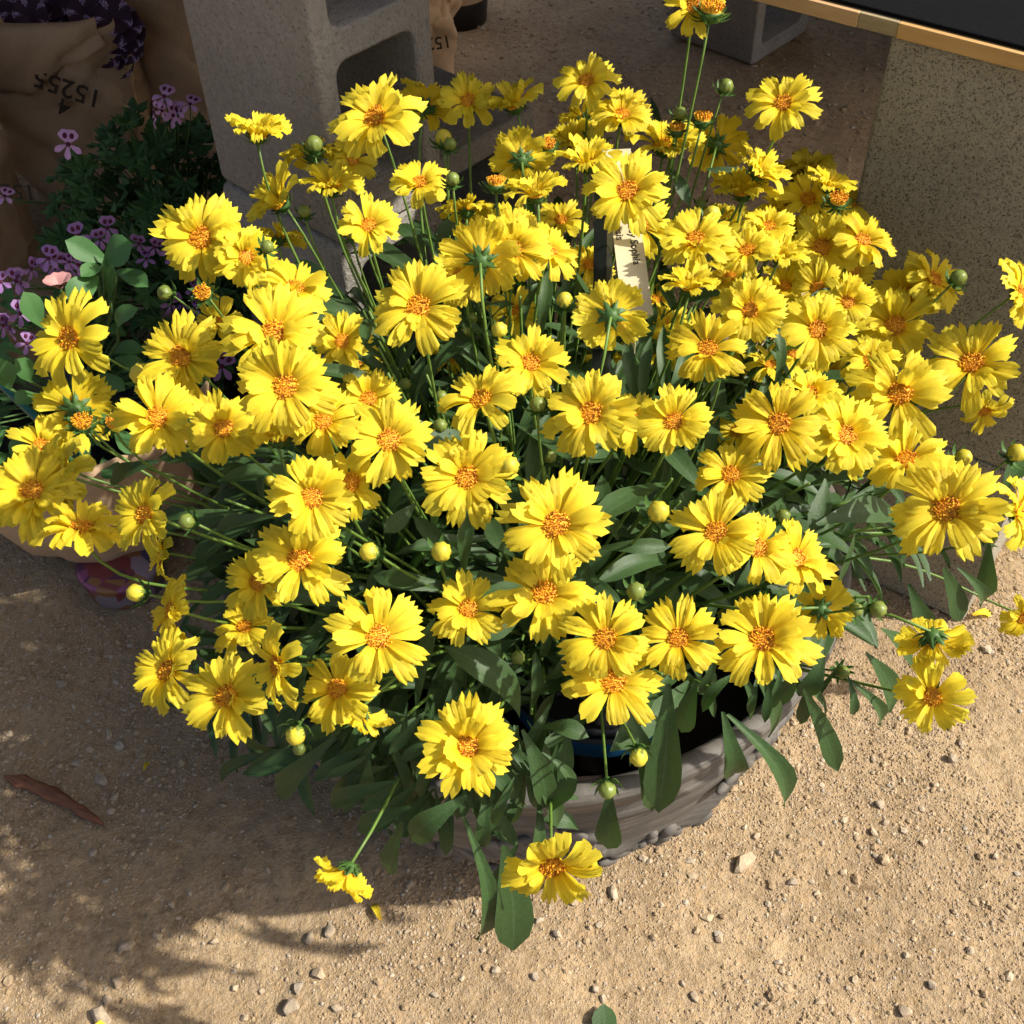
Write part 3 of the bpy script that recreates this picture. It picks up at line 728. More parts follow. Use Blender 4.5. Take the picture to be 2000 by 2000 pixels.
# heads: x, y, radius (photo px), normal in the picture (right, up), +1 facing / -1 seen from behind, nearer(+cm), style
FL = [
 (1500, 445, 52, .1, .6, 1, -4, 'f'), (1562, 455, 50, -.1, .65, 1, -4, 'f'), (1642, 440, 50, .3, .6, 1, -4, 'f'), (1425, 545, 52, -.1, .6, 1, -4, 'f'), (1532, 560, 50, .1, .5, 1, -5, 'f'), (1655, 590, 52, .2, .4, 1, -5, 'f'),
 (1700, 705, 54, .1, .4, 1, -5, 'f'), (1546, 690, 50, .1, .5, 1, -5, 's'), (1095, 432, 50, 0, .6, 1, -4, 'f'), (1150, 520, 50, .1, .5, 1, -5, 'f'), (955, 432, 46, -.1, .6, 1, -5, 's'), (1410, 440, 48, 0, .7, 1, -5, 'c'), (1580, 330, 46, .1, .7, 1, -3, 'c'), (1300, 640, 50, 0, .5, 1, -5, 's'), (880, 700, 46, -.1, .5, 1, -6, 's'), (620, 650, 50, -.1, .5, 1, -6, 's'), (1180, 700, 46, 0, .5, 1, -6, 's'),
 (1546, 1172, 44, .3, .55, 1, 1, 'c'),
 (504, 265, 62, .1, .80, 1, 0, 'c'), (612, 305, 55, -.05, .93, -1, -3, 'f'), (688, 312, 46, .1, .35, 1, -5, 's'), (548, 397, 68, -.6, .55, 1, 0, 'c'), (648, 368, 62, .05, .75, 1, 1, 'c'),
 (393, 465, 84, -.25, .2, 1, 2, 'f'), (480, 502, 60, .2, .15, 1, -4, 'f'), (575, 565, 70, .1, .6, 1, -1, 's'), (536, 652, 95, -.1, .32, 1, 0, 'f'), (139, 660, 82, -.5, .15, 1, 1, 's'),
 (357, 697, 82, -.38, .15, 1, 0, 'f'), (431, 625, 48, -.3, -.4, 1, -4, 's'), (735, 232, 86, -.3, .5, 1, 1, 'f'), (831, 208, 58, .3, .5, -1, -4, 'f'), (914, 197, 54, 0, .48, 1, -1, 'f'),
 (1006, 207, 60, -.35, .72, 1, 0, 'c'), (820, 358, 55, -.05, .55, 1, -3, 'f'), (1018, 312, 60, -.1, .3, -1, -5, 'f'), (1048, 382, 60, -.15, .82, 1, 0, 'c'), (1146, 159, 56, -.05, .55, 1, 0, 's'),
 (1139, 236, 46, -.2, .5, -1, -4, 's'), (1213, 226, 56, .05, .55, 1, -1, 'f'), (1118, 278, 55, -.25, .68, 1, -2, 'c'), (1146, 320, 63, 0, .74, 1, 0, 'c'), (1297, 288, 72, .1, .72, 1, 0, 'c'),
 (1226, 375, 80, 0, .42, 1, 3, 'f'), (719, 442, 60, 0, .45, 1, -2, 'f'), (1003, 487, 66, .1, .2, 1, -4, 'f'), (940, 508, 77, .1, .25, -1, 1, 'f'), (1072, 492, 58, .3, .5, 1, -3, 's'),
 (900, 541, 58, -.1, .3, 1, -3, 's'), (817, 601, 90, -.1, .35, 1, 2, 'f'), (1005, 609, 52, .1, .5, 1, -3, 's'), (1193, 616, 73, 0, .12, -1, 2, 'f'), (1282, 587, 46, .3, .6, 1, -3, 's'),
 (1250, 440, 60, .25, .3, 1, -18, 's'), (1354, 11, 56, 0, .3, 1, 0, 's'), (911, 413, 52, 0, .9, -1, -6, 'f'), (1036, 710, 74, .05, .4, 1, 0, 'f'), (1530, 203, 62, -.05, .48, 1, 0, 's'),
 (1400, 283, 57, .05, .2, -1, -5, 'f'), (1481, 338, 56, .45, .62, 1, 0, 'c'), (1450, 378, 64, -.05, .86, 1, 1, 'c'), (1579, 391, 58, 0, .5, 1, -1, 's'), (1620, 366, 50, .2, .78, 1, -3, 'c'),
 (1530, 412, 54, -.3, .78, 1, -1, 'c'), (1662, 398, 46, .3, .65, 1, -3, 's'), (1358, 471, 68, 0, .45, 1, 0, 'f'), (1460, 492, 60, -.1, .6, 1, -2, 's'), (1522, 502, 54, .2, .78, 1, -3, 'c'),
 (1604, 484, 68, .1, .35, 1, 2, 'f'), (1684, 471, 57, .3, .5, 1, -1, 'f'), (1665, 528, 46, .3, -.1, 1, -5, 's'), (1346, 565, 57, .1, .8, 1, 0, 'c'), (1465, 607, 67, 0, .3, 1, 2, 'f'),
 (1597, 562, 50, .1, -.1, 1, -4, 's'), (1596, 645, 70, .2, .25, 1, 1, 'f'), (1775, 577, 67, 0, .45, 1, -2, 'f'), (1747, 636, 75, -.02, .25, 1, 1, 'f'), (1822, 547, 60, .55, .4, 1, -3, 's'),
 (1990, 575, 62, .72, .3, 1, 0, 's'), (1963, 641, 42, 0, .84, 1, 0, 'c'), (1898, 712, 84, .02, .38, 1, 1, 'f'), (1382, 683, 73, -.05, .4, 1, 1, 'f'), (1755, 770, 90, 0, .25, 1, 0, 's'),
 (1521, 828, 84, 0, .2, 1, 3, 's'), (1650, 851, 80, .35, .25, 1, 0, 'f'), (1583, 768, 57, .2, .5, 1, -4, 'f'), (1443, 722, 44, .2, .2, 1, -4, 's'), (1316, 824, 74, -.02, .3, 1, 1, 'f'),
 (1427, 929, 70, 0, .3, 1, -3, 's'), (1495, 915, 42, .2, .2, 1, -6, 's'), (1769, 900, 77, .05, .55, 1, -1, 's'), (1849, 996, 98, 0, .25, 1, 3, 'f'), (1985, 1000, 62, .82, .1, 1, 0, 's'),
 (1398, 1041, 83, -.02, .25, 1, 3, 'f'), (1478, 1070, 72, .3, .15, 1, 0, 's'), (1555, 1092, 74, .48, .3, 1, -1, 'f'), (1604, 1190, 60, .3, -.2, -1, -3, 's'), (1490, 1251, 97, .03, .4, 1, 1, 's'),
 (1325, 1248, 78, 0, .2, 1, 2, 's'), (1822, 1247, 72, .15, -.6, -1, 0, 'f'), (1820, 1360, 68, -.1, -.1, 1, 2, 's'), (1923, 800, 46, .2, -.6, 1, -2, 's'), (1995, 905, 32, .3, .3, 1, 0, 's'),
 (1997, 1205, 42, .3, -.5, 1, 0, 's'), (1503, 715, 50, .3, .6, 1, -5, 's'), (1626, 730, 46, .2, -.3, 1, -4, 's'), (1452, 1186, 46, 0, .3, 1, -4, 's'), (719, 780, 62, -.05, .35, 1, -2, 's'),
 (760, 860, 87, .02, .25, 1, 2, 's'), (940, 782, 82, -.3, .5, 1, 2, 's'), (911, 933, 94, -.02, .2, 1, 0, 'f'), (1085, 1025, 104, 0, .12, 1, 3, 'f'), (1154, 808, 90, -.1, .25, 1, 2, 'f'),
 (1236, 822, 62, .3, .3, 1, -3, 's'), (684, 943, 74, .35, .15, 1, -1, 's'), (1063, 1161, 97, 0, .35, 1, -1, 's'), (914, 1190, 73, -.05, .2, 1, -2, 's'), (739, 1244, 95, 0, .15, 1, 2, 's'),
 (1183, 1248, 84, -.05, .2, 1, 3, 's'), (1197, 1333, 94, .02, .3, 1, 0, 's'), (1050, 805, 42, 0, .5, 1, -6, 's'), (695, 712, 50, 0, .3, 1, -5, 's'), (668, 668, 56, 0, .3, 1, -5, 's'),
 (148, 798, 74, 0, .3, -1, -1, 's'), (80, 871, 57, -.1, .45, 1, -2, 's'), (65, 962, 82, -.25, .2, 1, 0, 'f'), (122, 929, 78, -.68, .1, 1, 1, 'f'), (159, 1034, 82, -.05, .72, 1, 2, 's'),
 (286, 1005, 72, -.58, .1, 1, 0, 'f'), (318, 1081, 50, -.88, 0, 1, -2, 's'), (308, 817, 80, -.15, .3, 1, 2, 's'), (437, 837, 74, -.15, .25, 1, 0, 'f'), (558, 757, 92, -.15, .2, 1, 4, 'f'),
 (630, 824, 68, 0, .2, 1, -2, 's'), (543, 858, 68, 0, .8, 1, -2, 'c'), (609, 972, 82, -.05, .1, 1, 3, 'f'), (587, 1096, 94, -.05, .35, 1, 1, 'f'), (504, 1139, 64, -.1, .2, 1, -2, 's'),
 (337, 1193, 62, -.74, .1, 1, 0, 's'), (330, 1310, 77, -.58, .2, 1, 1, 'f'), (443, 1360, 82, -.38, .1, 1, 0, 's'), (478, 1226, 60, -.3, .4, 1, -2, 's'), (545, 1300, 78, -.74, -.1, 1, 0, 's'),
 (660, 1347, 76, -.3, .2, 1, -2, 's'), (702, 1392, 64, -.45, -.84, -1, 1, 's'), (913, 1458, 94, 0, .05, 1, 0, 'f'), (680, 1700, 64, -.38, -.86, -1, 0, 'c'), (1077, 1688, 100, 0, -.66, 1, 0, 'f'),
 (545, 467, 46, .1, .8, -1, -5, 's'), (998, 447, 54, -.1, .5, 1, -3, 'f'), (1555, 347, 46, 0, .8, 1, -5, 'c'), (1442, 842, 52, -.3, .3, 1, -4, 's'), (1290, 674, 52, 0, .45, -1, -4, 's'),
]
fl = []
for (x, y, r, nx, ny, sg, k, st) in FL:
    d = dome_depth(x, y)
    lo, hi = .043 * FPX / (2 * r), .070 * FPX / (2 * r)     # head 4.3 to 7 cm across
    d = min(max(d, lo), hi) - k * .006
    fl.append([x, y, r, nx, ny, sg, st, d])
# push overlapping heads apart in depth, keeping their order
for it in range(40):
    for i in range(len(fl)):
        for j in range(i + 1, len(fl)):
            a, b = fl[i], fl[j]
            if abs(a[0] - b[0]) > 190 or abs(a[1] - b[1]) > 190: continue
            dist = math.hypot(a[0] - b[0], a[1] - b[1])
            if dist > .85 * (a[2] + b[2]): continue
            need = .020
            if abs(a[7] - b[7]) < need:
                e = (need - abs(a[7] - b[7])) / 2 * .5
                if a[7] < b[7]: a[7] -= e; b[7] += e
                else: a[7] += e; b[7] -= e

plant = empty('coreopsis_plant', (PC[0], PC[1], .13), 'bushy coreopsis covered in ragged yellow daisy flowers, growing in the grey planter', 'flowering plant')
def view_frame(px, py):
    v = -ray(px, py); v = v / np.linalg.norm(v)
    rr = RIGHT - v * (RIGHT @ v); rr /= np.linalg.norm(rr); uu = np.cross(v, rr); return rr, uu, v
def head_normal(px, py, nx, ny, sg):
    rr, uu, v = view_frame(px, py); h = math.hypot(nx, ny)
    if h > .3: k = min(.955, h * (1.10 if h < .5 else 1.22)) / h; nx, ny = nx * k, ny * k
    nz = math.sqrt(max(.02, 1 - nx * nx - ny * ny)) * sg
    n = nx * rr + ny * uu + nz * v; return n / np.linalg.norm(n)
def stem_path(p, n, seed):
    q = random.Random(seed)
    p = np.asarray(p); out = p[:2] - PC; rad = np.linalg.norm(out)
    k = .45 if rad > .01 else 0
    root = np.array([PC[0] + out[0] * k * .75 + q.uniform(-.03, .03), PC[1] + out[1] * k * .75 + q.uniform(-.03, .03), .15])
    dist = np.linalg.norm(p - root)
    dirn = -n * .6 + (root - p) / dist * .4 + np.array([0, 0, -.25])
    p1 = p + dirn / np.linalg.norm(dirn) * min(.10, dist * .3)
    p2 = root + np.array([out[0] * .25, out[1] * .25, min(.22, dist * .45)])
    return bez(p, p1, p2, root, 12)
order = sorted(range(len(fl)), key=lambda i: -fl[i][2])
hero = set([i for i in order if fl[i][5] > 0][:17])
npet = 0
for i, (x, y, r, nx, ny, sg, st, d) in enumerate(fl):
    p = at_depth(x, y, d); n = head_normal(x, y, nx, ny, sg)
    Rw = r / FPX * d * np.linalg.norm(ray(x, y)) * 1.10
    q = random.Random(900 + i)
    tang = np.cross(n, [.3, .2, 1.0]); M = frame(tang, n, p, Rw) @ Matrix.Rotation(q.uniform(0, 6.28), 4, 'Z')
    f = link('flower', CAL[i % 3], plant, M)
    I = Matrix.Identity(4)
    link('flower_disc', DISC[i % 3], f, I, world=False)
    if i in hero and npet < 290:
        pq = random.Random(i + 40)
        for (a, pt, L, w, z0) in petal_layout(1000 + i, st == 'f'):
            if npet >= 299: break
            link('petal', PETME[pq.randrange(10)], f, petal_T(a, pt, .17, z0) @ Matrix.Diagonal((L, w / .60, L, 1)), world=False); npet += 1
    else:
        link('corolla', {'f': CORF[i % 12], 's': CORS[i % 5], 'c': CORC[i % 6]}[st], f, I, world=False)
    pts = stem_path(p - n * Rw * .22, n, i)
    link('stem', tube(MB(), pts, .0011, .0016, 6).mesh('stem', MAT['stem']), f, I)

BD = [(594, 413, 13, 0, .6, 0), (322, 572, 15, -.7, .2, 0), (613, 282, 17, 0, .8, 0), (522, 482, 14, .3, .3, 0), (866, 270, 17, 0, .7, 1), (879, 282, 13, .2, .6, 0), (701, 422, 13, 0, .5, 0), (686, 455, 13, 0, .4, 0),
      (884, 350, 14, 0, .6, 0), (1161, 263, 17, 0, .6, 1), (1103, 587, 17, 0, .7, 1), (1050, 551, 11, .1, .4, 0), (922, 623, 13, .2, .3, 0), (976, 645, 17, -.1, .5, 1), (911, 648, 13, .1, .3, 0),
      (1391, 420, 18, 0, .6, 1), (1418, 168, 14, .3, .7, 0), (1872, 543, 16, .6, .6, 0), (1369, 399, 12, 0, .5, 0), (1410, 717, 17, 0, .5, 0), (1385, 758, 12, 0, .4, 0), (1530, 1007, 15, .2, .4, 0),
      (1881, 894, 17, .5, .3, 1), (1934, 1048, 14, .6, .2, 0), (1715, 1190, 17, .5, -.2, 0), (1671, 1191, 15, .3, .1, 0), (1646, 1313, 14, .3, -.2, 0), (748, 764, 15, 0, .5, 0), (791, 750, 13, 0, .4, 0),
      (862, 775, 14, -.1, .4, 0), (860, 831, 15, 0, .3, 0), (1050, 790, 17, 0, .6, 0), (1074, 891, 15, 0, .5, 0), (722, 1078, 20, -.6, .2, 1), (862, 1078, 22, .1, .3, 1), (1286, 1000, 24, .3, .3, 1),
      (1242, 1155, 20, .1, .3, 0), (1012, 1284, 15, -.3, .1, 0), (818, 1200, 12, 0, .3, 0), (809, 987, 11, 0, .3, 0), (277, 731, 23, -.4, .3, 1), (529, 939, 13, -.3, .3, 1), (365, 1018, 16, -.6, .1, 0),
      (266, 1158, 18, -.7, .1, 1), (577, 1435, 20, -.1, -.7, 1), (585, 1462, 14, -.2, -.6, 0), (671, 1466, 11, .3, .2, 0), (1247, 1478, 19, .1, -.7, 1), (1186, 1543, 18, .0, -.7, 0), 
      (1985, 885, 18, .4, .4, 1), (1329, 222, 13, .2, .6, 0), (994, 910, 22, .2, .3, 1), (1086, 1655, 11, 0, .3, 0), (860, 1232, 10, 0, .3, 0)]
for i, (x, y, r, nx, ny, ty) in enumerate(BD):
    d = dome_depth(x, y) - .004; d = min(max(d, .011 * FPX / (2 * r)), .021 * FPX / (2 * r))
    p = at_depth(x, y, d); n = head_normal(x, y, nx, ny, 1); Rw = r / FPX * d * np.linalg.norm(ray(x, y))
    M = frame(np.cross(n, [.3, .2, 1]), n, p, Rw) @ Matrix.Rotation(i * 1.3, 4, 'Z')
    f = link('flower_bud', BUDS[ty][0], plant, M)
    link('bract_ring', BUDS[ty][1], f, Matrix.Identity(4), world=False)
    link('stem', tube(MB(), stem_path(p - n * Rw * .95, n, 500 + i), .0009, .0015, 6).mesh('stem', MAT['stem']), f)
SP = [(397, 572, 19, -.3, .2), (969, 358, 20, 0, .85), (1389, 20, 26, .1, .8), (1372, 232, 20, .1, .85), (1322, 252, 17, 0, .9), (1070, 283, 17, .1, .6), (161, 826, 22, -.1, .5), (221, 826, 18, .1, .4), (1637, 391, 20, .1, .6)]
for i, (x, y, r, nx, ny) in enumerate(SP):
    d = min(max(dome_depth(x, y) - .012, .012 * FPX / (2 * r)), .024 * FPX / (2 * r))
    p = at_depth(x, y, d); n = head_normal(x, y, nx, ny, 1); Rw = r / FPX * d / .24
    M = frame(np.cross(n, [.3, .2, 1]), n, p, Rw)
    f = link('seed_head', CAL[i % 3], plant, M)
    link('flower_disc', SPENT[i % 2], f, Matrix.Identity(4), world=False)
    link('stem', tube(MB(), stem_path(p - n * Rw * .22, n, 700 + i), .0010, .0015, 6).mesh('stem', MAT['stem']), f)

# leaves
def leaf_grid(wr, arch, fold, seed, ns=7, na=4, tipw=.62, wav=.012):
    q = np.random.default_rng(seed)
    u = np.linspace(0, 1, ns + 1); v = np.linspace(-1, 1, na + 1); UU, VV = np.meshgrid(u, v, indexing='ij')
    prof_ = np.interp(u, [0, .08, .25, .5, .68, .82, .93, 1.0], [.12, .22, .52, .88, 1.0, .86, .50, .02])
    w = wr / 2 * prof_[:, None]
    bend = q.uniform(-.05, .05)
    x = UU; y = w * VV + bend * np.sin(PI * UU); z = arch * np.sin(PI * UU) + fold * w * np.abs(VV) + wav * np.sin(UU * 9 + q.uniform(0, 6)) * VV
    V = np.stack([x, y, z], -1).reshape(-1, 3); k = na + 1
    fs = [(i * k + j, (i + 1) * k + j, (i + 1) * k + j + 1, i * k + j + 1) for i in range(ns) for j in range(na)]
    return V, fs, np.stack([UU, (VV + 1) / 2], -1).reshape(-1, 2)
LV = [leaf_grid(.235, a, f, 40 + k) for k, (a, f) in enumerate(((.05, .35), (.10, .25), (.16, .4), (.02, .15), (.20, .3), (.12, .5)))]
LVME = [MB().add(*g_).mesh('leaf', MAT['leaf']) for g_ in LV]
nleaf = 0
def put_leaf(base, tip, width, nrm, var):
    ax = np.asarray(tip) - np.asarray(base); L = np.linalg.norm(ax)
    return frame(ax, nrm, base, (L, width / .235, L))
HL = [  # base px, tip px, width px, base depth, tip depth (None: from the dome)
 (1305, 1335, 1285, 1587, 70, .76, .80), (1225, 1385, 1272, 1583, 56, .77, .82), (1420, 1395, 1530, 1575, 46, .80, .86), (1570, 1345, 1637, 1507, 42, .84, .90), (1412, 1390, 1433, 1512, 50, .82, .87),
 (1020, 1425, 1068, 1580, 46, .78, .80), (1078, 1583, 1128, 1522, 40, .80, .78), (1190, 1540, 1185, 1657, 54, .83, .86), (905, 1595, 930, 1835, 46, .80, .87), (985, 1650, 1003, 1857, 78, .80, .86),
 (912, 1555, 803, 1642, 52, .79, .81), (802, 1575, 697, 1616, 40, .81, .84), (787, 1605, 758, 1704, 44, .82, .86), (655, 1440, 541, 1553, 50, .84, .90), (777, 1525, 645, 1571, 37, .82, .86),
 (722, 1485, 710, 1561, 30, .82, .84), (1015, 1400, 868, 1262, 62, .80, .76), (1595, 1025, 1745, 1005, 56, .84, .88), (1612, 935, 1585, 1042, 42, .86, .85), (1930, 1055, 1918, 1166, 40, .95, 1.0),
 (1870, 1108, 1912, 1182, 30, .93, .98), (1843, 1108, 1876, 1214, 44, .92, .97), (1775, 1140, 1815, 1224, 46, .90, .94), (1690, 1275, 1737, 1392, 50, .88, .93), (1720, 1228, 1782, 1302, 46, .89, .93),
 (850, 1135, 745, 1122, 34, .80, .80), (855, 1152, 728, 1124, 34, .82, .82), (1017, 1208, 943, 1247, 32, .80, .79), (1165, 1070, 1312, 1067, 30, .80, .80), (1207, 1055, 1175, 928, 36, .82, .82),
 (912, 1100, 808, 1008, 32, .83, .83), (1005, 1088, 953, 1008, 36, .82, .82), (1062, 942, 1027, 888, 34, .86, .86), (812, 983, 750, 1040, 34, .84, .83), (832, 507, 775, 438, 32, 1.02, 1.02),
 (850, 490, 890, 430, 30, 1.02, 1.03), (535, 1008, 422, 1031, 34, .88, .92), (310, 900, 215, 937, 42, .98, 1.02), (1130, 1560, 1040, 1540, 30, .81, .80), (960, 1480, 1010, 1560, 40, .79, .80),
 (1000, 1560, 960, 1500, 30, .80, .79), (880, 1500, 800, 1450, 36, .82, .84), (1360, 1330, 1330, 1430, 44, .80, .83), (1480, 1330, 1500, 1440, 44, .83, .88), (1610, 1270, 1560, 1360, 40, .85, .87),
 (1380, 330, 1480, 350, 26, 1.05, 1.05), (1310, 330, 1345, 400, 26, 1.04, 1.03), (1270, 190, 1290, 270, 14, 1.15, 1.12), (1960, 960, 2010, 900, 40, 1.0, 1.02),
 (1010, 1650, 950, 1760, 40, .82, .86), (1060, 1420, 1150, 1440, 36, .79, .78), (1110, 1430, 1090, 1530, 40, .80, .81), (1130, 1620, 1060, 1600, 36, .83, .82), (860, 1620, 900, 1560, 30, .82, .80)]
for i, (bx, by, tx, ty, w, db, dt) in enumerate(HL):
    b_, t_ = at_depth(bx, by, db), at_depth(tx, ty, dt)
    v = -ray((bx + tx) / 2, (by + ty) / 2); v /= np.linalg.norm(v)
    q = random.Random(i + 60); nrm = v * .75 + np.array([0, 0, .5]) + np.array([q.uniform(-.3, .4), q.uniform(-.2, .2), 0])
    link('leaf', LVME[i % 6 if i % 6 != 5 else 1], plant, put_leaf(b_, t_, w / FPX * (db + dt) / 2 * 1.08, nrm, i)); nleaf += 1

qf = random.Random(212)
for i in range(92):      # leaves spilling over the front left of the rim
    bx, by = qf.uniform(690, 1090), qf.uniform(1370, 1560)
    by = min(by, 1440 + (bx - 650) * .50)
    an = math.radians(qf.uniform(60, 160) if bx < 900 else qf.uniform(40, 130)); Lp = qf.uniform(85, 150)
    tx, ty = bx + Lp * math.cos(an), by + Lp * math.sin(an)
    if ty > 1690 or ty > 1540 + (tx - 560) * .55 or (tx > 1090 and ty > 1560): continue
    db = qf.uniform(.80, .86) + (900 - bx) * .00012; dt = db + qf.uniform(-.01, .05)
    v = -ray(tx, ty); v /= np.linalg.norm(v)
    link('leaf', LVME[qf.randrange(5)], plant, put_leaf(at_depth(bx, by, db), at_depth(tx, ty, dt), Lp * qf.uniform(.20, .28) / FPX * db, v * .6 + np.array([qf.uniform(-.3, .5), qf.uniform(-.3, .2), .6]), i)); nleaf += 1
for i in range(16):      # and at the right, above the open part of the bowl
    bx, by = qf.uniform(1330, 1660), qf.uniform(1270, 1330); an = math.radians(qf.uniform(40, 140)); Lp = qf.uniform(75, 115)
    tx, ty = bx + Lp * math.cos(an), by + Lp * math.sin(an); db = qf.uniform(.82, .87); dt = db + qf.uniform(.0, .05)
    v = -ray(tx, ty); v /= np.linalg.norm(v)
    link('leaf', LVME[qf.randrange(5)], plant, put_leaf(at_depth(bx, by, db), at_depth(tx, ty, dt), Lp * qf.uniform(.21, .29) / FPX * db, v * .6 + np.array([qf.uniform(-.3, .5), qf.uniform(-.3, .2), .6]), i)); nleaf += 1
cand = []; stems = MB()
q = random.Random(77)
NSH = 300
for s in range(NSH):
    # direction spread over the whole dome, the top half weighted towards the camera side as well as the sides
    a = q.uniform(0, 2 * PI); el = math.asin(q.uniform(-.10, 1.0)); sc = q.uniform(.60, .86)
    dv = np.array([math.cos(el) * math.cos(a), math.cos(el) * math.sin(a), math.sin(el)])
    tip = EC + np.array([.03, .02, .0]) + dv * ER * sc * np.array([.95, .95, 1.0])
    if tip[2] < .20: tip[2] = .20 + q.uniform(0, .05)
    sx_, sy_, _ = project(tip)
    if sx_ > 1080 and sy_ > 1500 - (sx_ - 1090) * .434 or sy_ > 1560: continue
    out = tip[:2] - PC
    root = np.array([PC[0] + out[0] * .42, PC[1] + out[1] * .42, .14])
    pts = bez(root, root + np.array([0, 0, .10]), tip - (tip - root) * .25 + np.array([0, 0, .02]), tip, 9)
    tube(stems, pts, .0020, .0012, 5)
    nl = q.choice([6, 7, 8])
    for k in range(nl):
        t = .32 + .68 * (k + .5) / nl; p = pts[min(8, int(t * 8))] * (1 - (t * 8 % 1)) + pts[min(8, int(t * 8) + 1)] * (t * 8 % 1)
        ax = pts[-1] - pts[-3]; ax /= np.linalg.norm(ax)
        ph = k * 2.2 + q.uniform(-.4, .4); s1 = np.cross(ax, [.2, .3, .9]); s1 /= np.linalg.norm(s1); s2 = np.cross(ax, s1)
        side = math.cos(ph) * s1 + math.sin(ph) * s2
        dirn = side * q.uniform(.7, 1.1) + ax * q.uniform(.25, .8) + np.array([0, 0, q.uniform(-.15, .2)]); dirn /= np.linalg.norm(dirn)
        L = q.uniform(.055, .105) * (1.05 - .35 * t * (k % 2)); wd = L * q.uniform(.14, .21)
        nrm = ax * .6 + np.array([0, 0, .8]) + np.array([q.uniform(-.4, .4), q.uniform(-.4, .4), 0])
        e = p + dirn * L
        if e[2] < .035 or (e[2] < .26 and np.hypot(*(e[:2] - PC)) < .31) or np.hypot(*(e[:2] - PC)) < .05 and e[2] < .2: continue
        px_, py_, dd = project(e)
        mx_, my_, _ = project((p + e) / 2)
        if px_ > 1080 and (py_ > 1545 - (px_ - 1090) * .434 or my_ > 1530 - (mx_ - 1090) * .434): continue
        if py_ > 1600 or py_ > 1180 + .9 * px_ : continue
        if (1160 < px_ < 1290 or 1160 < mx_ < 1290) and 380 < py_ < 580 and dd < 1.04: continue
        vis = (np.linalg.norm((e - EC) / ER)) + (.25 if e[1] < .8 else 0) - dd * .35
        cand.append((vis, p, e, wd, nrm, q.randrange(6)))
# low skirt of leaves spilling over the rim, mostly at the front
for s in range(52):
    a = q.uniform(-PI * 1.05, -PI * .53) if s < 44 else q.uniform(-.45, .15); rad = np.array([math.cos(a), math.sin(a), 0])
    r0 = q.uniform(.20, .275); p = np.array([PC[0], PC[1], 0]) + rad * r0 + np.array([0, 0, q.uniform(.275, .36)])
    L = q.uniform(.07, .115); e = p + rad * L * q.uniform(.55, .85) + np.array([0, 0, -L * q.uniform(.15, .7)])
    cand.append((2.0 + q.random(), p, e, L * q.uniform(.19, .26), rad * .6 + np.array([0, 0, .8]), q.randrange(6)))
    tube(stems, bez(np.array([PC[0], PC[1], .15]) + rad * .15, np.array([PC[0], PC[1], .25]) + rad * .16, p - rad * .03 + np.array([0, 0, .02]), p, 6), .0018, .0012, 5)
cand.sort(key=lambda c: -c[0])
fol = MB()
for i, (vis, p, e, wd, nrm, va) in enumerate(cand):
    M = put_leaf(p, e, wd, nrm, va)
    if nleaf < 298:
        link('leaf', LVME[va], plant, M); nleaf += 1
    else:
        V, fs, uv = LV[va]; fol.add(apply(M, V), fs, uv)
link('foliage', fol.mesh('foliage', MAT['leaf']), plant, kind='stuff')
link('shoots', stems.mesh('shoots', MAT['stem']), plant, kind='stuff')

# ------------------------------------------------------------------ PLANT TAG AND STAKE
def text_mesh(s, size, mat_, rot90=False):
    cu = bpy.data.curves.new('text', 'FONT'); cu.body = s; cu.size = size; cu.align_x = 'CENTER'; cu.align_y = 'CENTER'; cu.extrude = .00006; cu.offset = size * .012
    ob = bpy.data.objects.new('text', cu); COL.objects.link(ob); bpy.context.view_layer.update()
    me = bpy.data.meshes.new_from_object(ob.evaluated_get(bpy.context.evaluated_depsgraph_get()))
    bpy.data.objects.remove(ob); me.materials.clear(); me.materials.append(mat_); return me
td_ = 1.0
d26 = [f_[7] for f_ in fl if f_[0] == 1226 and f_[1] == 375][0]
tA, tB = at_depth(1204, 292, d26 + .050), at_depth(1243, 590, d26 - .005)
tax = tB - tA; TL = np.linalg.norm(tax)
vv = -ray(1215, 430); vv /= np.linalg.norm(vv)
TW = 52 / FPX * 1.0
TM = frame(tax, vv * 1.0 + RIGHT * .15, tA)
tg = empty('plant_tag', tB, 'cream plastic plant tag with printed plant name among the flowers', 'plant tag')
ext = .27
link('tag_strip', box(MB(), (0, -TW / 2, -.0004), (TL + .012, TW / 2, .0004)).mesh('tag_strip', MAT['tag'], False), tg, TM)
tdn = tB + np.array([.004, .03, -.26]); link('tag_shaft', tube(MB(), np.array([tB - tax / TL * .01, tB * .6 + tdn * .4, tdn]), .0035, .0025, 4).mesh('tag_shaft', MAT['tag'], False), tg)
for (tx_, px_, py_) in (('Coreopsis', 1206, 432), ('Lady Sophia', 1238, 474)):
    r_ = Vector(ray(px_, py_)); Ti = TM.inverted(); o0 = Ti @ Vector(CAM); dr = Ti.to_3x3() @ r_; pt = o0 + dr * (-o0.z / dr.z)
    link('printed_text', text_mesh(tx_, .0086, MAT['taginkm']), tg, TM @ Matrix.Translation((pt.x, pt.y, .00065)))
sA, sB = at_depth(1180, 330, d26 + .09), at_depth(1176, 620, d26 + .03)
st_ = tube(MB(), np.array([sA, (sA + sB) / 2, sB, sB + (sB - sA) * .5]), .0085, .0075, 4)
tag(link('plant_stake', st_.mesh('plant_stake', MAT['stake'], False)), 'dark flat stake standing right beside the cream plant tag', 'stake')

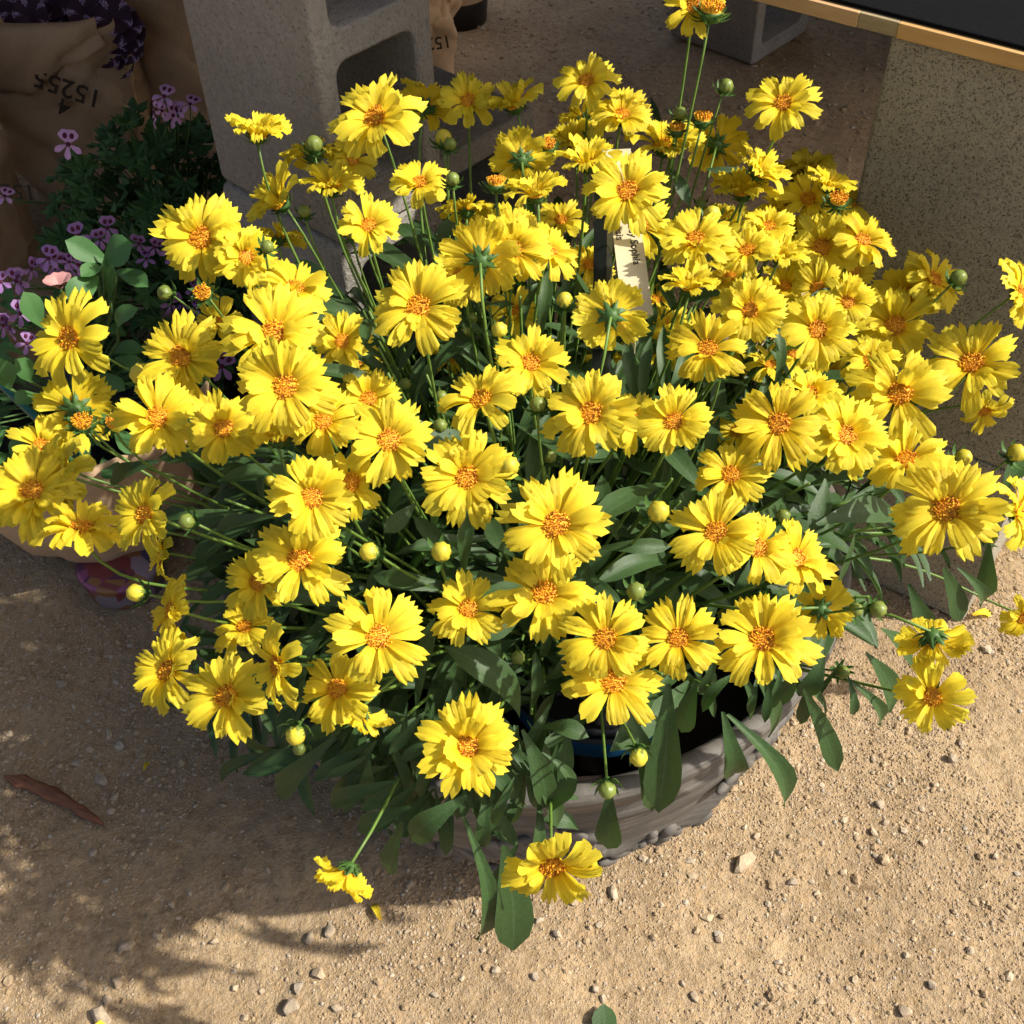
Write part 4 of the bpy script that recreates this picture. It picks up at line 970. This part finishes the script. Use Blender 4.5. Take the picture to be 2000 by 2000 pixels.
# ------------------------------------------------------------------ PAPER BAGS
def bag(name, cx, cy, rx, ry, h, rz, label, collar=None, seed=0, sq=4.5, top=1.06, group='kraft paper plant bags', base=.0, wr=.006):
    q = np.random.default_rng(seed); root = empty(name, (cx, cy, base), label, 'paper bag', group)
    seg = 120; mb = MB(); zs = np.concatenate([[0.0, .004], np.linspace(.02, h, 34)])
    ph = q.uniform(0, 6, 8)
    def ring(z, s, off=0):
        k = z / h; out = []
        for i in range(seg):
            a = 2 * PI * i / seg; c, s_ = math.cos(a), math.sin(a)
            r = 1 / (abs(c) ** sq + abs(s_) ** sq) ** (1 / sq)
            wob = 1 + wr / rx * (math.sin(3 * a + ph[0] + 3 * k) + .7 * math.sin(7 * a + ph[1] - 5 * k) + .6 * math.sin(11 * a + ph[2] + 9 * k) * k + .8 * math.sin(5 * a + 14 * k + ph[3]))
            cr_ = wr * 1.6 * (abs(math.sin(2.3 * a + 9 * k + ph[5])) - .6) + wr * (abs(math.sin(4.7 * a - 13 * k + ph[6])) - .6) * (.4 + k) + wr * .6 * (abs(math.sin(9.1 * a + 27 * k + ph[7])) - .6) * k
            out.append((rx * s * r * c * wob + (off + cr_) * c, ry * s * r * s_ * wob + (off + cr_) * s_, z + .006 * k * math.sin(2 * a + ph[4]) * (1 if z > h * .8 else 0)))
        return out
    rings = [[(0.8 * p[0], .8 * p[1], 0.001) for p in ring(0, .9)]]
    for z in zs: rings.append(ring(z, .92 + (top - .92) * (z / h)))
    for z in (h - .004, h * .8, h * .55): rings.append(ring(z, (.92 + (top - .92) * (z / h)), -.004))
    V = [p for r in rings for p in r]
    F_ = [(i * seg + k, i * seg + (k + 1) % seg, (i + 1) * seg + (k + 1) % seg, (i + 1) * seg + k) for i in range(len(rings) - 1) for k in range(seg)]
    F_.append(tuple(range(seg - 1, -1, -1)))
    mb.add(V, F_)
    BM = Matrix.Translation((cx, cy, base)) @ Matrix.Rotation(rz, 4, 'Z')
    link('paper_body', mb.mesh('paper_body', MAT['kraft']), root, BM)
    if collar:                                   # part of the rim folded outwards and down
        a0, a1, drop = collar; n = 40; mb = MB(); rows = []
        for j in range(9):
            t = j / 8; row = []
            for i in range(n + 1):
                k = i / n; a = a0 + (a1 - a0) * k; c, s_ = math.cos(a), math.sin(a)
                r = 1 / (abs(c) ** sq + abs(s_) ** sq) ** (1 / sq)
                D = drop * (.35 + .65 * math.sin(PI * k) ** .8) * (1 + .22 * math.sin(9 * k + ph[5]) + .12 * abs(math.sin(23 * k)))
                zz = h + .014 * math.sin(PI * min(1, t * 3)) - D * max(0, t - .12)
                o_ = .002 + .013 * math.sin(PI * min(1, t * 1.4) * .62) + .012 * math.sin(7 * k + 3 * t + ph[6]) * t + .012 * (abs(math.sin(11 * k + 4 * t)) - .5) * min(1, 2 * t)
                row.append(((rx * top * r + o_) * c, (ry * top * r + o_) * s_, zz))
            rows += row
        w = n + 1
        mb.add(rows, [(j * w + i, j * w + i + 1, (j + 1) * w + i + 1, (j + 1) * w + i) for j in range(8) for i in range(n)])
        o = link('folded_collar', mb.mesh('folded_collar', MAT['kraft']), root, BM)
        sm = o.modifiers.new('solid', 'SOLIDIFY'); sm.thickness = .0012
    return root, BM
# front bag with dark petunias
gb = at_z(185, 395, 0)
bagA, BMA = bag('paper_bag', gb[0], gb[1] + .06, .108, .095, .315, -.10, 'kraft paper bag with folded collar holding dark purple petunias', (math.radians(-178), math.radians(-42), .085), 3, wr=.006)
bagB, BMB = bag('paper_bag', -.848, 1.575, .10, .10, .34, .1, 'kraft paper bag left of the bag of dark petunias, cut off by the frame', None, 4)
bagC, BMC = bag('paper_bag', -.50, 1.93, .12, .10, .33, .25, 'plain kraft paper bag wedged between the petunia bag and the block stack', None, 5)
bagC2, _ = bag('paper_bag', -.64, 2.2, .13, .10, .42, .15, 'tall kraft paper bag standing behind the petunia bag', None, 15)
bagD, BMD = bag('paper_bag', -.165, 2.10, .085, .085, .215, .0, 'small printed kraft paper bag with violet flowers behind the lower block', None, 6)
def print_on(root, px, py, y, text, size, ang, tilt=.0):
    p = at_y(px, py, y); v = np.array([0, -1, .15]); v /= np.linalg.norm(v)
    xr = np.array([math.cos(ang), 0, math.sin(ang)]); M = frame(xr, v, p)
    link('printed_number', text_mesh(text, size, MAT['ink']), root, M)
yA = gb[1] + .06 - .1045
print_on(bagA, 132, 172, yA - .012, '15255', .040, PI - .42)
print_on(bagA, 125, 208, yA - .012, '4', .036, PI - .42)
print_on(bagB, 12, 372, 1.462, '15255', .032, PI - .1)
print_on(bagD, 848, 84, 2.005, '1525', .030, PI + .12)
# black pot in a paper sleeve, far away
fp = at_z(905, 62, 0)
pb = empty('sleeved_pot', (fp[0] - .012, fp[1] + .06, 0), 'black pot in a brown paper sleeve standing far back in the shade', 'pot')
PMt = Matrix.Translation((fp[0] - .012, fp[1] + .06, 0))
link('pot_wall', lathe(MB(), [(.0005, .001), (.060, .0), (.068, .09), (.0005, .088)], 40).mesh('far_pot', MAT['black']), pb, PMt)
link('paper_sleeve', lathe(MB(), [(.069, .055), (.074, .14), (.082, .25), (.080, .25), (.071, .12), (.066, .057)], 40).mesh('paper_sleeve', MAT['kraft']), pb, PMt)

def lobe_flower(npet, mat_, rad, wid, cup, notch=0.0):
    mb = MB()
    for k in range(npet):
        a = 2 * PI * k / npet
        us = np.linspace(0, 1, 5); vs_ = np.linspace(-1, 1, 5); vs = []; uv = []
        for u in us:
            for v in vs_:
                w = wid / 2 * (.25 + .95 * u ** .7) * (1 - .25 * max(0, u - .8) * 5 * abs(v))
                x = rad * (u - .14 * v * v * u ** 3 + notch * (v * v - .5) * u ** 4)
                vs.append((x, w * v, cup * rad * (1 - (1 - u) ** 2) + .05 * rad * math.sin(7 * v + k) * u)); uv.append((u, (v + 1) / 2))
        fs = [(i * 5 + j, (i + 1) * 5 + j, (i + 1) * 5 + j + 1, i * 5 + j + 1) for i in range(4) for j in range(4)]
        mb.add(apply(Matrix.Rotation(a, 4, 'Z'), np.array(vs)), fs, uv)
    return mb
pet_me = lobe_flower(5, 0, .026, .034, .25).mesh('petunia_flower', MAT['dpet'])
pet = empty('petunia_plant', (gb[0], gb[1] + .06, .2), 'dark purple petunias with pale streaks crowding the top of the paper bag', 'petunia')
q = random.Random(5)
spots = [(40, 20), (62, 8), (85, 22), (110, 6), (135, 18), (160, 6), (182, 14), (205, 20), (222, 35), (238, 52), (228, 78), (212, 100), (240, 78), (252, 66), (233, 108), (215, 62), (195, 45), (170, 30), (60, 30), (238, 92), (222, 118), (150, -6), (190, -4), (95, -5), (250, 90)]
for k, (x, y) in enumerate(spots):
    p = at_y(x, y, gb[1] + .05 - .03 + (.03 if y < 30 else -.03) + .001 * k)
    n = np.array([q.uniform(-.3, .5), -.75, .65])
    f = link('petunia_flower', pet_me, pet, frame((1, q.uniform(-.4, .4), q.uniform(-.5, .5)), n, p, q.uniform(.85, 1.15)))
    pp = np.array([gb[0] + .02, gb[1] + .07, .2]); link('stem', tube(MB(), bez(p, p - n * .03, pp + np.array([0, 0, .06]), pp, 5), .0013, .0013, 4).mesh('stem', MAT['pelstem']), f)
# violet flowers in the far bag
vio = empty('violet_plant', (-.165, 2.10, .12), 'small violet flowers inside the printed paper bag behind the block', 'flower')
vm = lobe_flower(5, 0, .018, .022, .2).mesh('violet_flower', MAT['violet'])
for k in range(12):
    a = k * 2.4; p = np.array([-.165 + .013 * math.sqrt(k) * 1.6 * math.cos(a), 2.10 + .013 * math.sqrt(k) * 1.6 * math.sin(a), .205 + q.uniform(-.01, .02)])
    f = link('violet_flower', vm, vio, frame((1, 0, .1), (q.uniform(-.4, .4), -.4, .8), p))
    link('stem', tube(MB(), np.array([p, p * .5 + np.array([-.165, 2.1, .12]) * .5, (-.165, 2.1, .11)]), .001, .001, 4).mesh('stem', MAT['pelstem']), f)

# lower-left wrapped pot with mixed plants
wl = np.array([-.50, 1.03])
wrap = empty('wrapped_pot', (wl[0], wl[1], 0), 'kraft paper wrapped pot on the ground at the left, leafy plants spilling over it', 'paper bag', 'kraft paper plant bags')
WMt = Matrix.Translation((wl[0], wl[1], 0))
def crump(i, a, r, z): return r * (1 + .018 * math.sin(5 * a + 20 * z) + .022 * math.sin(9 * a + 1.3 + 31 * z) + .012 * math.sin(17 * a - 22 * z))
link('paper_sleeve', lathe(MB(), densify([(.070, .012), (.098, .016), (.125, .045), (.142, .10), (.152, .17), (.160, .215), (.157, .216), (.147, .17), (.135, .10)], .014), 96, rfun=crump).mesh('wrap_sleeve', MAT['kraft']), wrap, WMt)
link('inner_pot', lathe(MB(), [(.0005, .001), (.085, .0), (.112, .17), (.108, .17), (.104, .155), (.0005, .15)], 40).mesh('inner_pot', MAT['black']), wrap, WMt)
# printed pot
def m_print():
    M, nt, n, b = mat('flower_print')
    p = objco(nt); v = nt.nodes.new('ShaderNodeTexVoronoi'); v.inputs['Scale'].default_value = 62; nt.links.new(p, v.inputs['Vector'])
    c = ramp(nt, v.outputs['Color'], [(0, (.10, .03, .07)), (.22, (.24, .06, .14)), (.4, (.26, .20, .24)), (.5, (.18, .04, .04)), (.66, (.24, .11, .04)), (.8, (.07, .05, .11))], 'CONSTANT')
    nt.links.new(c.outputs[0], b.inputs['Base Color']); b.inputs['Roughness'].default_value = .35; return M
MAT['print'] = m_print()
pp_ = at_z(225, 1212, 0)
prn = empty('printed_pot', (pp_[0] + .004, pp_[1] + .058, 0), 'low glossy pot printed with pink, white and orange flowers beside the paper wrapped pot', 'pot')
link('pot_wall', lathe(MB(), [(.0005, .001), (.042, .0), (.046, .006), (.050, .038), (.051, .041), (.047, .044), (.0005, .046)], 48).mesh('printed_pot', MAT['print']), prn, Matrix.Translation((pp_[0] + .004, pp_[1] + .058, 0)))

# broad-leaved plant in the wrapped pot
BL = [leaf_grid(.56, a, .2, 80 + k, 7, 6, wav=.02) for k, a in enumerate((.06, .12, .18))]
BLME = [MB().add(*g_).mesh('broad_leaf', MAT['broad']) for g_ in BL]
zin = empty('bedding_plant', (wl[0], wl[1], .15), 'bushy bedding plant with broad oval green leaves in the wrapped pot', 'plant')
q = random.Random(31)
broad = [(215, 512, 127, 470, 48, 1.15), (205, 512, 260, 478, 66, 1.14), (190, 540, 130, 585, 52, 1.12), (85, 640, 45, 570, 48, 1.08), (200, 520, 158, 540, 34, 1.12), (190, 760, 165, 775, 40, 1.05),
         (20, 760, 2, 700, 50, 1.05), (60, 745, 30, 700, 42, 1.06), (70, 770, 30, 790, 40, 1.04), (225, 530, 290, 560, 40, 1.15), (215, 580, 205, 500, 28, 1.16), (230, 640, 270, 600, 36, 1.14)]
for k, (bx, by, tx, ty, w, d) in enumerate(broad):
    b_, t_ = at_depth(bx, by, d + .01), at_depth(tx, ty, d - .015); v = -ray(tx, ty); v /= np.linalg.norm(v)
    ax = t_ - b_; L = np.linalg.norm(ax)
    link('leaf', BLME[k % 3], zin, frame(ax, v + np.array([q.uniform(-.3, .6), 0, .5]), b_, (L, w / FPX * d / .56, L)))
    link('leaf_stalk', tube(MB(), bez(b_, b_ + np.array([0, .01, -.04]), np.array([wl[0] + .02, wl[1], .24]), np.array([wl[0] + .02, wl[1], .15]), 6), .0015, .002, 5).mesh('leaf_stalk', MAT['pelstem']), zin)
for k in range(110):
    a = q.uniform(0, 2 * PI); r = .15 * math.sqrt(q.random()); z = q.uniform(.19, .31 - .5 * r)
    c = np.array([wl[0] + r * math.cos(a), wl[1] + r * math.sin(a), z]); L = q.uniform(.026, .045)
    ax = np.array([math.cos(a), math.sin(a), q.uniform(-.5, .5)])
    link('leaf', BLME[k % 3], zin, frame(ax, (q.uniform(-.4, .4), q.uniform(-.5, .1), 1), c, (L, L * q.uniform(.85, 1.1), L)))
    if k < 40: link('leaf_stalk', tube(MB(), bez(c, c - ax * .02 + np.array([0, 0, -.02]), np.array([wl[0], wl[1], .2]), np.array([wl[0], wl[1], .15]), 5), .0012, .0016, 4).mesh('leaf_stalk', MAT['pelstem']), zin)
pk = lobe_flower(5, 0, .013, .017, .8).mesh('pink_flower', MAT['pinkpet']); mg = lobe_flower(5, 0, .014, .018, .5).mesh('magenta_flower', MAT['magenta']); crm = lobe_flower(6, 0, .011, .010, .9).mesh('cream_flower', MAT['cream'])
for (x, y, d, me, nm) in ((118, 563, 1.12, pk, 'pink_flower'), (30, 1010, 1.05, mg, 'magenta_flower')):
    p = at_depth(x, y, d); f = link(nm, me, zin, frame((1, .2, 0), (-.75, -.05, .75) if nm != 'cream_flower' else (.4, -.5, .6), p))
    link('stem', tube(MB(), bez(p, p + np.array([0, .01, -.04]), np.array([wl[0], wl[1], .24]), np.array([wl[0], wl[1], .15]), 6), .0011, .0016, 4).mesh('stem', MAT['pelstem']), f)
gs = at_depth(-15, 735, 1.12), at_depth(70, 815, 1.10)
tag(link('green_stake', tube(MB(), np.array([gs[0] + (gs[0] - gs[1]) * 1.5, gs[0], gs[1], gs[1] + (gs[1] - gs[0]) * .9]), .0038, .0038, 8).mesh('green_stake', MAT['greenstake'])), 'dark green plastic stake poking out of the bedding plant leaves', 'stake')

# scented pelargoniums
def lobed_leaf(seed, nl=5):
    q = random.Random(seed); mb = MB(); V = [(0, 0, 0)]; uv = [(0, .3)]; n = nl * 6
    for k in range(n + 1):
        t = k / n; a = -2.3 + 4.6 * t
        r = .62 + .38 * abs(math.cos(PI * nl * t / 1.0 - PI / 2 * (nl % 2 == 0))) ** .7 + .06 * math.cos(nl * 4 * PI * t) + q.uniform(-.05, .05)
        V.append((r * math.cos(a), r * math.sin(a), .18 * r * math.cos(nl * 2 * PI * t) + .12 * r * r)); uv.append((1, .3))
    F_ = [(0, k + 1, k + 2) for k in range(n)]
    return V, F_, uv
PL = [lobed_leaf(k, 5 if k % 2 else 7) for k in range(4)]; PLME = [MB().add(*p).mesh('lobed_leaf', MAT['pel'], False) for p in PL]
def pel_flower(mat_, seed):
    q = random.Random(seed); mb = MB()
    for (a, L, w) in ((1.2, .012, .011), (1.95, .012, .011), (-1.57, .012, .0055), (-.55, .0115, .0055), (-2.6, .0115, .0055)):
        V, fs, uv = leaf_grid(w / L, .10, .1, seed + 50 + int(a * 10), 5, 4)
        mb.add(apply(Matrix.Rotation(a, 4, 'Z'), V * L + np.array([.0012, 0, 0])), fs, uv)
    me = mb.mesh('pel_flower', mat_)
    b = MB(); v, f = ICO1
    for a in (1.2, 1.95):
        b.add(v * np.array([.0021, .0027, .0006]) + np.array([.0075 * math.cos(a), .0075 * math.sin(a), .0017]), f)
    b.add(v * np.array([.0022, .0022, .0012]) + np.array([0, 0, .0008]), f)
    return me, b.mesh('blotch', MAT['wine'])
PFA, PFB = pel_flower(MAT['pinklilac'], 1), pel_flower(MAT['lilac'], 2)
def pelargonium(c, rad, n, flowers, pf, label, seed, size):
    q = random.Random(seed); root = empty('pelargonium_plant', (c[0], c[1], 0), label, 'pelargonium')
    base = np.array([c[0], c[1], .0]); sm = MB(); rest = MB()
    link('pot_wall', lathe(MB(), [(.0005, .001), (.050, .0), (.062, .10), (.058, .10), (.0005, .09)], 32).mesh('hidden_pot', MAT['black']), root, Matrix.Translation((c[0], c[1], 0)))
    for k in range(n):
        u = np.array([q.gauss(0, 1), q.gauss(0, 1), abs(q.gauss(0, 1)) * .9 - .25]); u /= np.linalg.norm(u)
        p = np.array(c) + u * rad * np.array([1.05, .9, 1.0]) * q.uniform(.45, 1.0) ** .6
        if p[2] < .05: p[2] = .05 + q.uniform(0, .08)
        s = size * q.uniform(.6, 1.15); nrm = u * .7 + np.array([q.uniform(-.5, .5), -.4 + q.uniform(-.3, .3), .6])
        M = frame((q.uniform(-1, 1), q.uniform(-1, .3), q.uniform(-.5, .5)), nrm, p, s)
        if k < 170: link('leaf', PLME[k % 4], root, M)
        else: V, f_, uv = PL[k % 4]; rest.add(apply(M, np.array(V)), f_, uv)
        if k % 2 == 0: tube(sm, bez(p, p - u * .03, base + np.array([0, 0, .16]), base + np.array([0, 0, .08]), 6), .0010, .0016, 4)
    if rest.n: link('foliage', rest.mesh('foliage', MAT['pel'], False), root, kind='stuff')
    link('stems', sm.mesh('stems', MAT['pelstem']), root)
    for (x, y, yy, k) in flowers:
        for j in range(k):
            p = at_y(x, y, yy) + (np.array([q.uniform(-.017, .017), q.uniform(-.012, .012), q.uniform(-.012, .014)]) if k > 1 else 0)
            v = -ray(x, y); v /= np.linalg.norm(v)
            nrm = v + (np.array([q.uniform(-1.3, 1.3), q.uniform(-.6, .6), q.uniform(-.7, 1.5)]) if k > 1 else np.array([q.uniform(-.7, .7), q.uniform(-.2, .2), q.uniform(-.1, .3)]) * (x != 133))
            up_ = UP + RIGHT * q.uniform(-.5, .5) * (x != 133); xr = np.cross(up_, nrm)
            f = link('flower', pf[0], root, frame(xr, nrm, p, q.uniform(.95, 1.25) * (1.2 if k == 1 else 1)))
            link('blotch', pf[1], f, Matrix.Identity(4), world=False)
            link('stem', tube(MB(), bez(p, p + np.array([0, .01, -.03]), np.array(c) + np.array([0, 0, rad * .4]), np.array(c), 6), .0008, .0012, 4).mesh('stem', MAT['pelstem']), f)
pelargonium((-.435, 1.38, .185), .165, 330, [(133, 282, 1.22, 1), (322, 212, 1.30, 4), (345, 225, 1.29, 2), (2, 400, 1.25, 2)], PFA,
            'shaded scented pelargonium with pale pink two-eyed flowers before the petunia bag', 41, .021)
pelargonium((-.40, 1.20, .17), .155, 240, [(172, 466, 1.09, 2), (203, 470, 1.10, 2), (296, 495, 1.12, 3), (320, 510, 1.12, 2), (116, 511, 1.06, 2), (135, 522, 1.06, 2), (76, 522, 1.05, 2), (41, 552, 1.02, 3),
            (30, 602, 1.0, 2), (40, 654, .98, 3), (357, 598, 1.10, 3), (372, 580, 1.11, 2), (433, 716, 1.05, 1), (477, 370, 1.14, 1), (630, 430, 1.14, 3), (650, 450, 1.14, 1)], PFB,
            'lilac flowered pelargonium with fine lobed leaves behind the broad leaved plant', 42, .018)

# ------------------------------------------------------------------ SMALL THINGS ON THE GROUND
def lying_petal(px, py, ang, size, label, group=None, z=.006):
    c = at_z(px, py, z); V, fs, uv = PET[3]
    gz = float(ground_h(c[0], c[1]))
    o = link('fallen_petal', PETME[3], M=Matrix.Translation((c[0], c[1], gz + z)) @ Matrix.Rotation(ang, 4, 'Z') @ Matrix.Rotation(.08, 4, 'Y') @ Matrix.Diagonal((size, size * .6, size, 1)) @ Matrix.Translation((-.5, 0, 0)))
    tag(o, label, 'petal', group)
lying_petal(1918, 1199, .25, .026, 'fallen yellow petal on the sunlit ground at the foot of the concrete block')
lying_petal(735, 1776, 2.0, .021, 'fallen yellow petal lying in the shade below the drooping flower')
lying_petal(283, 1490, 1.4, .013, 'small curled yellow petal on dark shaded ground near the bark strip')
lying_petal(192, 1997, .5, .016, 'yellow petal fallen on pale gravel beside a broad flat stone')
# bark strip
b0, b1 = at_z(8, 1515, .004), at_z(207, 1605, .004); ax = b1 - b0; BLn = np.linalg.norm(ax)
mb = MB(); rows = []
NB = 28
for i in range(NB + 1):
    u = i / NB; w = (.5 * 30 / FPX * 1.2) * min(1, (u * 6 + .15)) * (1 - .75 * u ** 3) * (1 + .15 * math.sin(17 * u) + .08 * math.sin(41 * u + 2))
    for (s, zz) in ((-1, .0), (-.65, .007), (0, .0095 + .002 * math.sin(23 * u)), (.6, .006), (1, .0)):
        rows.append((BLn * u, w * s + .004 * math.sin(4 * u), zz * (1 - .6 * abs(2 * u - 1) ** 3) - .002))
mb.add(rows, [(i * 5 + j, (i + 1) * 5 + j, (i + 1) * 5 + j + 1, i * 5 + j + 1) for i in range(NB) for j in range(4)])
tag(link('bark_strip', mb.mesh('bark_strip', MAT['bark']), M=frame(ax, (0, 0, 1), (b0[0], b0[1], .004))), 'long curved strip of reddish brown bark lying on the shaded ground', 'bark')
lb, lt = at_z(1192, 2060, .006), at_z(1178, 1960, .012)
ax = lt - lb; L = np.linalg.norm(ax)
tag(link('fallen_leaf', LVME[3], M=frame(ax, (0.1, -.1, 1), lb, (L, 46 / FPX * 1.15 / .235, L))), 'single dark green leaf lying on the sunlit gravel', 'leaf')
